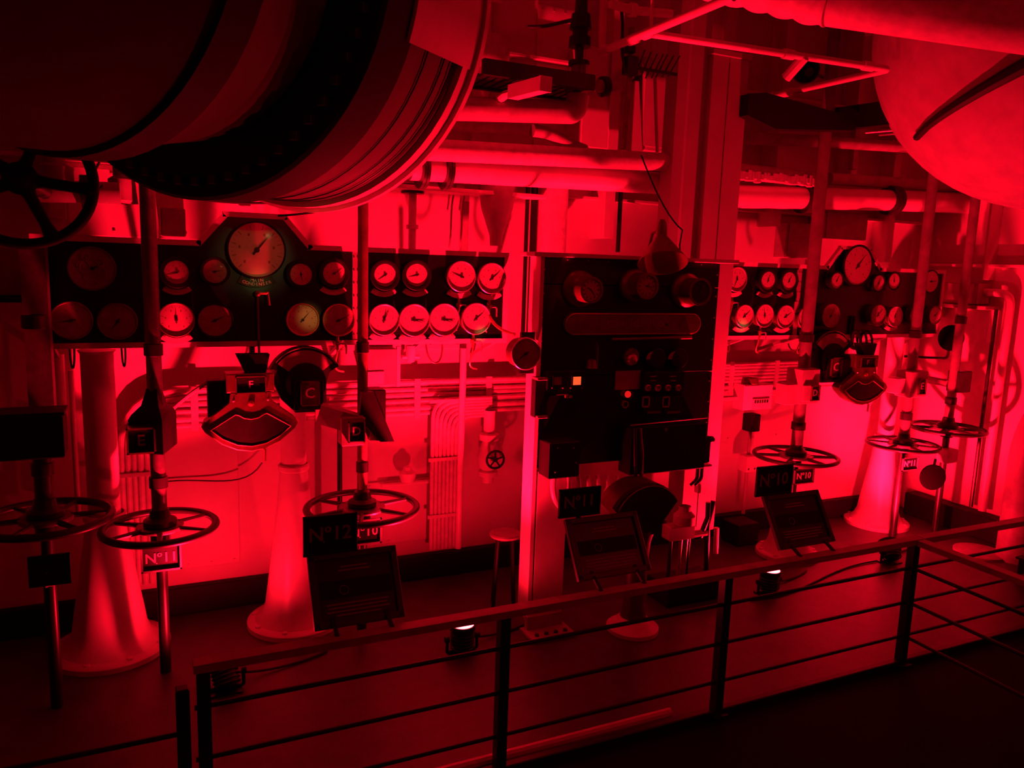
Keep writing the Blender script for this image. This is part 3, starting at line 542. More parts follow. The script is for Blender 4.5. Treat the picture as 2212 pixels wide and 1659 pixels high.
bl.build('flange_bolt', IRON, D, kind='stuff')
tag(MB().tube(bez([at(330, 405, 5.0), at(420, 445, 5.0), at(640, 455, 5.0), at(800, 405, 5.0)], 18), .008, 6).build('slack_cable', BLACKM), 'thin black cable sagging along the underside of the turbine casing', 'cable')
tag(MB().tube(bez([at(600, 466, 5.55), at(690, 462, 5.5), at(750, 445, 5.4), at(782, 430, 5.3)], 14), .008, 6).build('slack_cable', BLACKM), 'thin cable from the condenser hump up to the rusty shaft', 'cable')
# ================================================================== pale elbow duct upper right
t = thing('exhaust_trunk', 'large pale lagged elbow trunk bulging in at the upper right', 'duct', atd(2330, 40, 5.95))
c = atd(2330, 40, 5.95); R = px(405, c)
v = MB(Matrix.Translation(c)); pr = [(R*math.cos(math.radians(a)), R*math.sin(math.radians(a))) for a in range(-90, 61, 6)]
v.lathe(pr+[(R*.5, R*1.3)], 64); v.build('lagged_bend', TRUNK, t)
u = (ray(1985, 290)-ray(2330, 40)*1.0); p0 = c+ (ray(1985, 290)*5.5-c).normalized()
q = []
for i in range(13):
    k = i/12; x = 1980+(2260-1980)*k; y = 297-(297-118)*(k**.8)+0*k
    d = ray(x, y).normalized(); oc = EYE-c; b_ = d.dot(oc); disc_ = b_*b_-(oc.dot(oc)-(R*1.012)**2)
    if disc_ < 0: disc_ = 0
    q.append(EYE+d*(-b_-math.sqrt(disc_)))
MB().tube(q, [.028+.03*i/12 for i in range(13)], 8).build('band_strap', BLACKM, t, label='black strap around the bend')
# corrugated then smooth lagged pipe passing over it
p0, p1, p2 = atd(1520, -62, 4.9), atd(1800, 0, 4.55), atd(2330, 62, 4.0)
t = thing('lagged_pipe', 'pale lagged overhead pipe with lumpy ribs at its left end, upper right', 'pipe', p1)
r1 = px(52, p1); n = 90; pts = [p0.lerp(p1, i/n) for i in range(n+1)]
MB().tube(pts, [r1*(1.0+.13*abs(math.sin(math.pi*i/n*5.2))) for i in range(n+1)], 26).build('ribbed_sleeve', LAG, t)
MB().tube([p1.lerp(p2, i/30) for i in range(31)], [r1*(1.02+.09*(i/30)) for i in range(31)], 26).build('smooth_sleeve', LAG, t)
# ================================================================== overhead pipes
def pipe(name, label, pts, r, m, cat='pipe', fl=(), group=None, flm=None, fr=1.6, fw=.05):
    pts = [Vector(p) for p in pts]
    t = thing(name, label, cat, pts[0], group)
    MB().tube(pts, r, 16).build('barrel', m, t)
    for k in fl:
        j = int(k); q = pts[j].lerp(pts[min(j+1, len(pts)-1)], k-j); ax = (pts[min(j+1, len(pts)-1)]-pts[j]); rr = r[0] if isinstance(r, (list, tuple)) else r
        MB(axisframe(q, ax)).lathe([(rr, -fw/2), (rr*fr, -fw/2), (rr*fr, -.003), (rr*fr*.97, 0), (rr*fr, .003), (rr*fr, fw/2), (rr, fw/2)], 20).build('flange', flm or IRON, t)
    return t
pipe('steam_pipe', 'thick red-lit pipe under the slotted tray, elbowing up to the black valve', fillet([at(930, 232, 5.3), at(1243, 243, 5.3), at(1249, 205, 5.3)], .14, 8), .085, DULL)
pipe('drain_pipe', 'thin flaking pipe between the two thick overhead pipes left of the column', [at(930, 266, 5.75), at(1135, 277, 5.75)], .05, LAG)
pipe('lagged_steam_pipe', 'upper of the two thick pale overhead pipes left of the column', [at(900, 322, 5.4), at(1448, 351, 5.45)], [.078, .074], LAG)
t = pipe('lagged_steam_pipe', 'lagged overhead pipe with ragged torn end right of the column', [at(1585, 369, 5.6), at(1660, 377, 5.6), at(1762, 388, 5.6)], [.072, .07, .068], LAG)
rg = MB()
for i in range(26):
    q = at(1590+i*6.6, 371+i*.68, 5.53); rg.box((q.x, q.y-.005, q.z-.03+.02*random.random()), (.05, .05, .05+.06*random.random()), random.random()*.4)
rg.build('torn_lagging', LAG, t, kind='stuff')
MB(axisframe(at(1766, 388, 5.6), (1, 0, 0))).torus(.06, .03, n=18, m=8).build('end_roll', LAG, t)
pipe('steam_main', 'thick pale lower overhead pipe left of the column above the gauge board', [at(885, 362, 5.62), at(1450, 397, 5.62)], .092, WHITE, fl=(.04, .12))
pipe('steam_main', 'thick overhead pipe with black couplings right of the column', [at(1560, 424, 5.72), at(1740, 428, 5.72), at(1925, 433, 5.72), at(2112, 441, 5.72)], .105, WHITE, fl=(1.0, 2.0), fr=1.4, fw=.1, flm=IRON)
pipe('service_pipe', 'dull overhead pipe level with the long black beam right of the column', [at(1560, 296, 5.7), at(1760, 305, 5.7), at(2020, 322, 5.7)], .055, DULL)
pipe('service_pipe', 'dull overhead pipe between the lagged pipe and the coupled main, right of the shaft', [at(1790, 386, 5.76), at(2070, 404, 5.76)], .06, DULL)
pipe('cable_tube', 'thin dark tube clipped between the two lagged pipes left of the column', [at(950, 345, 5.62), at(1280, 368, 5.62), at(1440, 375, 5.62)], .022, RAILM)
pipe('bent_pipe', 'dull branch pipe sloping down into the lagged pipe left of the column', bez([at(1150, 282, 5.6), at(1195, 285, 5.6), at(1215, 310, 5.62), at(1262, 325, 5.68)], 10), .05, DULL)
t = thing('ledge_plate', 'flat pale plate edge under the overhead pipes beside the turbine flange', 'ledge', at(880, 395, 5.8))
a, b = at(800, 403, 5.75), at(1180, 398, 5.75); MB().box(((a.x+b.x)/2, 5.86, a.z+.02), (b.x-a.x, .26, .03)).build('plate', WALL, t)
# black valve stack
t = thing('valve_spindle', 'black flanged valve stack rising from the pipe elbow at top centre', 'valve', at(1249, 205, 5.3))
def stack(t, rows, Y, m):
    for (y0, y1, r0, r1, nm, mm) in rows:
        a, b = at(1250+(.02*(y0-100)), y0, Y), at(1250+(.02*(y1-100)), y1, Y); a.x = b.x = at(1250, 150, Y).x
        MB(Matrix.Translation(b)).lathe([(0, 0), (px(r1, b), 0), (px(r0, b), a.z-b.z), (0, a.z-b.z)], 20).build(nm, mm, t)
stack(t, [(-60, 30, 12, 14, 'spindle', IRON), (30, 62, 20, 24, 'gland', RAILM), (62, 82, 17, 17, 'yoke', RAILM), (80, 101, 23, 24, 'bonnet_flange', RAILM), (101, 133, 9, 9, 'stem', IRON), (133, 142, 23, 23, 'flange', IRON), (142, 172, 16, 16, 'neck', DSTEEL), (172, 188, 20, 20, 'body', DSTEEL), (188, 197, 24, 24, 'flange', DSTEEL), (199, 209, 22, 22, 'flange', STEEL)], 5.3, IRON)
t = pipe('valve_arm', 'thin curved rod reaching from the wall to the black valve stack', bez([at(1140, 58, 5.8), at(1190, 60, 5.7), at(1215, 45, 5.5), at(1246, 42, 5.3)], 8), .014, IRON)
pipe('side_branch', 'short pale bent pipe stub beside the black valve stack', bez([at(1290, 185, 5.6), at(1330, 195, 5.6), at(1345, 175, 5.6), at(1366, 152, 5.7), at(1372, 150, 6.1)], 10), .05, DULL, fl=(1,))
# slotted cable tray and fluorescent box
a, b = at(985, 152, 5.3), at(1218, 178, 5.3)
t = thing('cable_tray', 'black ladder cable tray with open slots beside the turbine flange', 'cable tray', a)
c0, c1 = at(990, 133, 5.55), at(1218, 155, 5.55); d0, d1 = at(985, 178, 5.05), at(1130, 190, 5.05)
z = (c0.z+d0.z)/2; x0, x1 = c0.x, c1.x
for y in (5.5, 5.08): MB().box(((x0+x1)/2, y, z), (x1-x0, .04, .11)).build('side_rail', RAILM, t)
for i in range(13): MB().box((x0+.05+(x1-x0-.1)*i/12, 5.29, z-.03), (.045, .4, .02)).build('rung', RAILM, t)
MB().box((x1-.2, 5.29, z), (.4, .42, .02)).build('end_plate', RAILM, t)
a, b = at(1108, 200, 5.05), at(1176, 182, 4.65)
t = thing('strip_light', 'unlit pale box light fitting below the slotted tray', 'light fitting', (a+b)/2)
MB().beam(a, b, .085, .09).build('housing', WHITE, t); dd = (b-a).normalized()
MB().beam(b, b+dd*.02, .09, .095).build('end_cap', WHITE, t); MB().tube([a, a-dd*.1, a-dd*.12+Vector((0, .1, -.02))], .03, 8).build('conduit_stub', WHITE, t)
# sprinkler conduits at one level
ZS = 4.32
A, Bp, Cc, Dd, E1 = atz(1299, 112, ZS), atz(1585, -8, ZS), atz(1400, 72, ZS), atz(1921, 150, ZS), atz(1640, 214, ZS)
t = thing('conduit_run', 'thin pale conduit forking across the top of the view', 'conduit', Cc)
MB().tube(fillet([A+Vector((-.01, 0, 1.2)), A, Bp], .07), .028, 12).build('conduit', WHITE, t)
MB().tube(fillet([Cc, Dd, E1], .05), .026, 12).build('conduit', WHITE, t)
for q, ax in ((Cc, Bp-A), (Cc.lerp(A, .3), Bp-A), (A.lerp(Cc, .08), Bp-A), (Dd.lerp(Cc, .1), Dd-Cc), (Dd.lerp(Cc, .45), Dd-Cc), (Dd.lerp(E1, .75), Dd-E1), (Dd.lerp(E1, .9), Dd-E1)):
    MB(axisframe(q, ax)).lathe([(.026, -.05), (.036, -.045), (.036, .045), (.026, .05)], 12).build('coupling', WHITE, t)
for q in (Cc, A): MB().tube([q+Vector((.02, 0, 0)), q+Vector((.02, 0, .22))], .012, 8).build('hanger', WHITE, t)
tj = Cc.lerp(Dd, .62); MB().tube([tj, tj+Vector((-.02, .15, -.12))], .04, 10).build('drop_tee', WHITE, t)
# fitting above the fork, antenna
t = pipe('capped_tee', 'pale tee fitting on a stub pipe near the top centre', [at(1318, 8, 5.0), at(1366, 22, 5.0), at(1450, 30, 5.0)], .03, WHITE, fl=(1.0,), flm=WHITE)
t = thing('antenna', 'small black comb-shaped aerial clamped to a pole in front of the column', 'antenna', at(1360, 145, 5.0))
a, b = at(1350, 143, 5.0), at(1463, 142, 5.0); MB().box(((a.x+b.x)/2, 5.0, a.z), (b.x-a.x, .022, .022)).build('boom', RAILM, t)
for i, (x, hgt) in enumerate(((1380, 62), (1394, 55), (1407, 46), (1420, 44), (1429, 42), (1443, 40), (1456, 38))):
    q = at(x, 143, 5.0); h = px(hgt/2, q); MB().tube([q+Vector((-.012, .05, -h)), q+Vector((.012, -.05, h))], .0055, 6).build('element', RAILM, t)
q = at(1364, 143, 5.0); MB().box((q.x-.01, 5.0, q.z), (.09, .08, .13)).build('clamp', RAILM, t); MB().box((q.x-.02, 5.0, q.z+.11), (.06, .06, .05)).build('clamp', RAILM, t)
MB().tube([at(1364, 60, 5.06), at(1362, 150, 5.06), at(1347, 325, 5.06)], .022, 10).build('pole', BRONZE, t)
MB().tube(bez([at(1340, 10, 5.02), at(1352, 60, 5.02), at(1335, 110, 5.02), at(1352, 150, 5.0)], 12), .012, 8).build('feeder_cable', RAILM, t)
tag(MB().tube([at(1404, -160, 5.25), at(1420, 330, 5.25)], .014, 8).build('hanger_rod', DULL), 'thin straight rod hanging from the conduit fork in front of the riveted plate', 'rod')
# dark beams right of the column
t = thing('support_beam', 'long tapered black beam right of the column under the conduit fork', 'beam', at(1700, 240, 5.3))
MB(frame(at(1605, 232, 5.3))).prism([(0, -px(18, at(1605, 232, 5.3))), (.0, .1), (.18, .13), (1.25, .04), (1.25, -.07), (.32, -.15)], -.06, .06).build('beam', BLACKM, t)
a, b = at(1812, 258, 5.6), at(1965, 240, 4.7); tag(MB().beam(a, b, .12, .2).build('support_beam', BLACKM), 'straight black beam between the thick shaft and the pale elbow trunk', 'beam')
pipe('thin_tube', 'pair of thin bright tubes below the black beam near the elbow trunk, upper tube', [at(1870, 286, 5.4), at(1990, 276, 5.0)], .014, STEEL)
pipe('thin_tube', 'pair of thin bright tubes below the black beam near the elbow trunk, lower tube', [at(1900, 291, 5.4), at(1992, 283, 5.0)], .014, STEEL)
tag(MB().box((at(1856, 300, 5.75).x, 5.8, at(1856, 310, 5.75).z), (.06, .06, .5)).build('hanger_bracket', DULL), 'upright flat bracket bar beside the shaft above the coupled main', 'bracket')
t = thing('loudspeaker', 'small dark angled horn under the conduit fork right of the column', 'loudspeaker', at(1745, 150, 5.6))
MB(axisframe(at(1752, 158, 5.6), at(1720, 138, 5.2)-at(1752, 158, 5.6))).lathe([(.04, 0), (.05, .1), (.09, .2), (.12, .25), (.11, .25), (.04, .1), (0, .1)], 20).build('horn', IRON, t)
MB().tube([at(1752, 158, 5.6), at(1795, 172, 6.0)], .016, 8).build('arm', IRON, t)
# ================================================================== pedestals, shafts, handwheels
def pedestal(label, cx, cy, rb, h, rt, rcol, ztop, m=WHITE, zcol=1.15):
    t = thing('valve_pedestal', label, 'pedestal', (cx, cy, 0)); T = Matrix.Translation((cx, cy, 0))
    MB(T).lathe([(0, 0), (rb, 0), (rb, .035), (rb*.97, .045), (rb*.8, .055)], 40).build('base_flange', m, t)
    MB(T).lathe([(rb*.84, .05), (rb*.7, .1), (rb*.62, .17), (rb*.57, .3), (rt*1.25, h*.75), (rt, h)], 40).build('cone', m, t)
    MB(T).lathe([(rt*1.02, h-.01), (rt*1.12, h), (rt*1.12, h+.03), (rt, h+.04)], 32).build('collar', m, t)
    MB(T).lathe([(rcol, h), (rcol, ztop-.02), (rcol*1.15, ztop), (0, ztop)], 28).build('column_tube', m, t)
    for i in range(8):
        a = math.pi/8+math.pi/4*i; s = MB(Matrix.Translation((cx+rb*.88*math.cos(a), cy+rb*.88*math.sin(a), .045))); s.lathe([(.02, 0), (.02, .016), (0, .02)], 6); s.build('base_bolt', m, t)
    return t
pedestal('broad pale pedestal at the far left under the left handwheels', -.35, 5.71, .38, .95, .12, .1, 2.1)
pedestal('pale cone pedestal left of the first tilted info panel, carrying the dial lettered C', .90, 5.68, .35, 1.2, .10, .092, 1.88)
pedestal('bright pale cone pedestal right of the far info panel, column rising to the board', 7.31, 5.80, .34, .98, .1, .085, 2.12)
pedestal('stub pale pedestal base half hidden behind the far info panel', 5.61, 5.42, .3, .42, .1, .09, .5)
def shaft_wheel(label, cx, cy, cz, R, rs, ztop, sp=6, rot=.3, m=IRON, low=.0, sm=None, rrim=.024):
    t = thing('valve_handwheel', label, 'handwheel', (cx, cy, cz)); T = Matrix.Translation((cx, cy, cz))
    b = MB(T); b.torus(R, rrim, (0, 0, 0), 64, 12, .9); b.build('rim', m, t)
    MB(T).lathe([(0, -.012), (R*.42, -.012), (R*.43, 0), (R*.42, .012), (0, .012)], 40).build('web_plate', DSTEEL, t, label='flat round web plate')
    MB(T).lathe([(0, -.09), (.06, -.09), (.06, .01), (.1, .02), (.1, .05), (.065, .07), (.055, .12), (0, .12)], 24).build('hub', m, t)
    for i in range(sp):
        a = rot+2*math.pi*i/sp; u = Vector((math.cos(a), math.sin(a), 0))
        MB(T).tube([u*R*.38, u*(R-.005)], [.018, .013], 8).build('spoke', m, t)
    b = MB(); b.tube([(cx, cy, cz+.05), (cx, cy, ztop)], rs, 18); b.build('shaft', sm or DSTEEL, t)
    MB().tube([(cx, cy, cz-.02), (cx, cy, low)], .035, 14).build('lower_spindle', m, t)
    for zz in (cz+.3, cz+1.15):
        MB(Matrix.Translation((cx, cy, zz))).lathe([(rs, -.04), (rs*1.22, -.035), (rs*1.22, .035), (rs, .04)], 18).build('coupling', m, t)
    return t
RUST = mat('rusty_shaft', (.26, .15, .10), .45, .3, noise=.3, scale=9)
WH = {}
for k, lab, (cx, cy, cz), R, rs, zt, sp, rot, sm, rr in (
    ('0', 'dark handwheel at the far left edge below the black switch box', (-.615, 5.05, 1.19), .34, .05, 1.75, 6, .1, IRON, .026),
    ('A', 'dark handwheel under the box lettered E, on the pale thick shaft', (-.01, 5.25, 1.0), .335, .046, 5.2, 6, .5, DSTEEL, .026),
    ('B', 'handwheel under the box lettered D, on the rusty shaft behind the sign No 12', (1.30, 5.22, 1.0), .385, .036, 5.2, 6, .25, RUST, .026),
    ('D', 'handwheel on the thick shaft right of the panel, above the far info panel', (5.61, 5.42, 1.0), .385, .056, 5.2, 6, .55, SHAFTM, .022),
    ('E', 'handwheel beside the right cone pedestal, lower of the two at far right', (7.03, 5.36, 1.03), .345, .05, 3.85, 6, .2, SHAFTM, .022),
    ('F', 'handwheel at far right beneath the round black plate, upper of the two', (7.60, 5.29, 1.18), .355, .046, 3.75, 6, .4, SHAFTM, .024)):
    WH[k] = shaft_wheel(lab, cx, cy, cz, R, rs, zt, sp, rot, IRON, .5 if k == 'D' else 0, sm, rr)
# ---- lettered indicator boxes on the shafts
def plate(o, c, w_, h_, ch, m=BLACKM, right=(1, 0, 0), fm=BRONZE, lm=LETTER, sz=None, d=.012, nm='letter_plate'):
    F = frame(c, right); p = MB(F); p.box((0, 0, -d/2), (w_, h_, d)); p = p.build(nm, m, o)
    f = MB(F); k = min(w_, h_)*.07
    for x, y, sx, sy in ((0, h_/2, w_+k, k), (0, -h_/2, w_+k, k), (w_/2, 0, k, h_+k), (-w_/2, 0, k, h_+k)): f.box((x, y, .004), (sx, sy, .018))
    f.build('plate_frame', fm, p)
    if ch:
        q = MB(F); s_ = sz or min(h_*.62, w_*1.6/len(ch)); q.text(ch, (0, 0), s_, 0, .001)
        if 'º' in ch: x = -len(ch)*s_*.29*.25-s_*.02; q.lathe([(s_*.05, .001), (0, .002)], 8); q.v[-16:] = [v + (F.to_3x3() @ Vector((x, -s_*.36, .001))) for v in q.v[-16:]]
        q.build('lettering', lm, p)
    return p
w0 = WH['A'].location
t = thing('indicator_box', 'bottle-shaped dark indicator box lettered E around the pale shaft', 'indicator box', (w0.x, w0.y, 1.6))
z1, z2 = at(335, 890, w0.y).z, at(335, 970, w0.y).z; z0 = at(335, 845, w0.y).z
MB(Matrix.Translation((w0.x, w0.y-.0, 0))).lathe([(.17, z2), (.17, z1-.03), (.15, z1), (.09, z1+.05), (.06, z0), (.055, z0+.02)], 4, math.pi/4).build('housing', RAILM, t)
c = at(305, 952, w0.y-.2); MB().box((c.x, w0.y-.15, c.z), (.16, .1, .16)).build('plate_bracket', RAILM, t); plate(t, Vector((c.x, w0.y-.205, c.z)), .15, .15, 'E', lm=LETTERD)
w0 = WH['B'].location
t = thing('indicator_box', 'open dark bracket box lettered D around the rusty shaft', 'indicator box', (w0.x, w0.y, 1.6))
a, b = at(795, 840, w0.y), at(828, 948, w0.y)
MB().box(((a.x+b.x)/2+.0, w0.y+.02, (a.z+b.z)/2), (b.x-a.x, .16, a.z-b.z)).build('housing', IRON, t)
MB(frame((w0.x, w0.y-.09, 0))).prism([(-.05, at(770, 900, w0.y).z), (-.03, at(770, 842, w0.y).z), (.05, at(770, 842, w0.y).z), (.2, at(820, 948, w0.y).z), (.1, at(800, 948, w0.y).z)], -.02, .02).build('web_bracket', IRON, t)
a, b = at(690, 892, w0.y-.02), at(770, 915, w0.y-.1); MB().beam(a, b, .1, .13).build('arm', DULL, t)
c = at(770, 932, w0.y-.16); MB().box((c.x-.02, w0.y-.1, c.z), (.16, .12, .2)).build('plate_bracket', DULL, t); plate(t, Vector((c.x, w0.y-.165, c.z)), px(34, c), px(44, c), 'D', fm=STEEL)
w0 = WH['D'].location
t = thing('indicator_box', 'pale-edged indicator box with dark D plate on the thick shaft right of the panel', 'indicator box', (w0.x, w0.y, 1.5))
a, b = at(1722, 795, w0.y), at(1742, 868, w0.y); MB().box((w0.x, w0.y, (a.z+b.z)/2), (.22, .2, a.z-b.z)).build('housing', DULL, t)
a, b = at(1700, 850, w0.y), at(1730, 860, w0.y); MB().box((w0.x-.17, w0.y+.02, at(1710, 850, w0.y).z), (.14, .14, .2)).build('gear_case', DULL, t)
c = at(1760, 849, w0.y-.12); MB().box((c.x-.04, w0.y-.05, c.z), (.2, .14, .16)).build('plate_bracket', DULL, t); plate(t, Vector((c.x, w0.y-.125, c.z)), .1, .14, 'D', lm=LETTERD)
w0 = WH['E'].location
t = thing('indicator_box', 'dull box on the shaft beside the right cone pedestal column', 'indicator box', (w0.x, w0.y, 1.5))
MB().box((w0.x+.02, w0.y, at(1968, 828, w0.y).z), (.24, .18, .27)).build('housing', DULL, t); c = at(1992, 835, w0.y-.1); plate(t, Vector((c.x, w0.y-.1, c.z)), .1, .16, 'E', lm=LETTERD)
MB().box((w0.x-.17, w0.y+.03, at(1940, 833, w0.y).z), (.12, .12, .16)).build('gear_case', WHITE, t)
w0 = WH['F'].location
t = thing('indicator_box', 'flat blank bracket plate on the far right shaft', 'indicator box', (w0.x, w0.y, 1.7))
c = at(2070, 823, w0.y); MB().box((c.x, w0.y-.01, c.z), (px(38, c), .14, px(46, c))).build('housing', IRON, t)
a = at(2060, 830, w0.y); b = Vector((w0.x-.05, YW-.1, a.z)); MB().tube([(w0.x, w0.y+.05, a.z), (w0.x+.1, w0.y+.55, a.z)], .04, 10).build('arm', DULL, t)
t = thing('spindle_bracket', 'small dull box below the upper far right handwheel', 'bracket', at(2050, 985, w0.y)); c = at(2052, 985, w0.y-.08); MB().box((c.x, w0.y-.05, c.z), (px(34, c), .12, px(30, c))).build('housing', DULL, t)
# round black plates on stalks
for x, y, Y, lab in ((2055, 730, 5.42, 'round black plate on a stalk at far right, upper one behind the last shaft'), (2015, 1031, 5.1, 'round black plate at far right below the handwheels, lower one')):
    c = at(x, y, Y); R = px(28, c); t = thing('round_plate', lab, 'plate', c)
    MB(axisframe(c, (-.45, -1, .05))).lathe([(0, -.012), (R, -.012), (R, .008), (R*.9, .012), (0, .012)], 32).build('disc', PLATEM, t)
    e = Vector((c.x+.02, c.y+.03, c.z-R*.9)); MB().tube(fillet([e, e+Vector((0, 0, -.1)), e+Vector((-.35, .25, -.1))], .04) if y < 900 else [e+Vector((0, 0, R*.9)), e+Vector((.2, .12, R*1.9))], .014, 8).build('stalk', IRON, t)
# left wall-mounted black handwheel up front
c = at(44, 386, 4.35); R = px(139, c)
t = thing('stop_valve_wheel', 'large black five-spoke handwheel facing the viewer at the far left', 'handwheel', c); F = frame(c, (1, .08, 0))
m_ = MB(F); m_.torus(R, R*.085, (0, 0, 0), 60, 12); m_.build('rim', BLACKM, t)
MB(F).lathe([(0, -.06), (R*.24, -.05), (R*.25, .02), (R*.15, .05), (0, .06)], 24).build('hub', BLACKM, t)
for a in (68, -6, -66, 210, 146):
    a = math.radians(a); u = Vector((math.cos(a), math.sin(a), 0)); MB(F).tube([u*R*.15, u*R*.3, u*R*.75, u*R*.99], [R*.13, R*.095, R*.085, R*.13], 10).build('spoke', BLACKM, t)
MB().tube([c, c+Vector((0, .9, 0))], .04, 12).build('stem', IRON, t)
pipe('header_pipe', 'horizontal pale pipe behind the big black left handwheel', [at(70, 413, 5.5), at(185, 415, 5.5), at(260, 417, 5.5)], .065, WHITE, fl=(1,))
t = thing('valve_body', 'dull valve body with bright cap behind the big left handwheel', 'valve', at(120, 335, 5.5)); b = at(118, 360, 5.5); MB(Matrix.Translation(b)).lathe([(.1, -.12), (.1, .0), (.06, .02), (.06, .1), (.035, .11), (.035, .15), (0, .15)], 18).build('body', DULL, t)
MB(Matrix.Translation(at(118, 318, 5.5))).lathe([(0, -.02), (.035, -.02), (.035, .02), (0, .025)], 12).build('cap', WHITE, t)
t = thing('hose_valve', 'small dark valve on a stub pipe under the casing between wheel and shaft', 'valve', at(262, 420, 5.6)); b = at(260, 405, 5.6); MB(Matrix.Translation(b)).lathe([(.05, -.1), (.07, -.08), (.07, .05), (.04, .07), (.04, .2)], 14).build('body', DULL, t); MB().tube([b+Vector((.06, 0, .1)), b+Vector((.08, 0, -.1))], .02, 8).build('lever', IRON, t)
tag(MB().tube(bez([at(215, 350, 5.4), at(185, 400, 5.4), at(205, 430, 5.4), at(222, 400, 5.4)], 14), .008, 6).build('hanging_wire', IRON), 'thin looped wire beside the big black left handwheel', 'wire')
# far-left dark uprights and box
a, b = at(72, 540, 5.3), at(82, 905, 5.3)
tag(MB().box((a.x, 5.3, (a.z+b.z)/2), (.13, .13, a.z-b.z+.1)).build('frame_post', DSTEEL), 'dark red-lit square upright left of the left gauge board', 'post')
t = thing('switch_box', 'black box on the shaft of the far left handwheel', 'switch box', at(70, 945, 5.2))
a, b = at(-10, 905, 4.72), at(140, 990, 4.72); MB().box(((a.x+b.x)/2, 4.83, (a.z+b.z)/2), (b.x-a.x, .2, a.z-b.z)).build('housing', BLACKM, t); MB().box(((a.x+b.x)/2, 4.83, a.z+.01), (b.x-a.x+.02, .22, .02)).build('lid', RAILM, t)
t = thing('wall_cabinet', 'dull cabinet at the far left edge beside the dark upright', 'cabinet', at(15, 590, 5.9)); a, b = at(-60, 532, 5.8), at(55, 640, 5.8); MB().box(((a.x+b.x)/2, 5.9, (a.z+b.z)/2), (b.x-a.x, .2, a.z-b.z)).build('body', DULL, t); MB().box(((a.x+b.x)/2-.02, 5.84, b.z-.02), (b.x-a.x+.06, .3, .03)).build('shelf', RAILM, t)
for i, (x0, y0, x1, y1, r, lab) in enumerate(((120, 765, 112, 900, .05, 'pale upright pipe below the left corner of the left board'), (152, 800, 160, 1110, .018, 'thin upright pipe beside the far left pedestal column'), (196, 940, 204, 1100, .02, 'thin upright pipe right of the far left pedestal column'))):
    a, b = at(x0, y0, 5.95), at(x1, y1, 5.95); tag(MB().tube([(a.x, 5.95, a.z), (a.x, 5.95, b.z)], r, 12).build('riser_pipe', WHITE), lab, 'pipe')
# ================================================================== telegraph dials
def shield(name, label, cx, cy, sc, Y, let, right=(1, 0, 0), lm=LETTERD):
    c = at(cx, cy, Y); k = px(sc, c); t = thing(name, label, 'telegraph', c); F = frame(c, right)
    out = [(-.42, .62), (.42, .62), (.45, .4), (.62, .26), (.95, .0), (1.0, -.1), (.93, -.22), (.6, -.5), (.3, -.64), (0, -.69), (-.3, -.64), (-.6, -.5), (-.93, -.22), (-1.0, -.1), (-.95, .0), (-.62, .26), (-.45, .4)]
    S = lambda p, q=1: [(x*k*q, y*k*q) for x, y in p]
    b = MB(F); b.prism(S(out), -.13, 0); b.build('case', BRONZE, t)
    inn = [(-.38, .12), (-.33, .15), (-.26, .13), (-.15, .06), (0, .03), (.15, .06), (.26, .13), (.33, .15), (.38, .12), (.84, -.17), (.6, -.38), (.3, -.53), (0, -.58), (-.3, -.53), (-.6, -.38), (-.84, -.17)]
    MB(F).prism(S(inn), .0, .006).build('window', IRON, t)
    pts = [Vector((x*k, y*k, .008)) for x, y in inn]; MB(F).tube(pts+pts[:1], k*.014, 8).build('window_rim', BRASS, t)
    lower = [Vector((x*k, y*k, -.02)) for x, y in out[4:15]]; MB(F).tube(lower, k*.03, 8).build('lower_rim', BRASS, t)
    MB(F).lathe([(k*.07, 0), (k*.06, .012), (0, .016)], 14).build('boss', BRASS, t).location.z += k*.38
    for x in (-.36, .36): s = MB(F @ Matrix.Translation((x*k, k*.45, 0))); s.lathe([(k*.03, 0), (0, .01)], 8); s.build('screw', STEEL, t)
    hb = MB(F); hb.box((0, k*.83, -.08), (k*1.0, k*.42, .16)); hb.build('head_box', BRONZE, t)
    plate(t, F @ Vector((0, k*.8, .012)), k*.62, k*.36, let, right=right, lm=lm, fm=BRONZE)
    MB(F).box((k*-.62, k*.45, -.12), (k*.5, k*.85, .12)).build('side_box', BLACKM, t)
    MB(F).prism([(-k*.28, k*1.45), (k*.42, k*1.45), (k*.34, k*1.05), (-k*.1, k*1.05)], -.12, -.02).build('hanger', BLACKM, t)
    MB(F).tube(fillet([(k*.15, k*1.2, -.07), (k*.15, k*1.2, Y-YB+.02), (k*.15, k*1.2+(.1 if sc > 80 else .32), Y-YB+.02)], .04), .02, 8).build('bracket_arm', IRON, t)
    MB(F).tube([(k*.2, -k*.62, -.02), (k*.28, -k*.7, -.01), (k*.27, -k*.95, -.01)], k*.035, 8).build('pull_handle', BRASS, t)
    return t
shield('telegraph_repeater', 'shield-shaped bronze repeater lettered F with bright rim below the left board', 543, 908, 98, 5.28, 'F', lm=LETTER)
shield('telegraph_repeater', 'shield-shaped bronze repeater with bright lower rim below the right board', 1868, 832, 62, 5.3, 'F', right=(1, -.12, 0), lm=LETTERD)
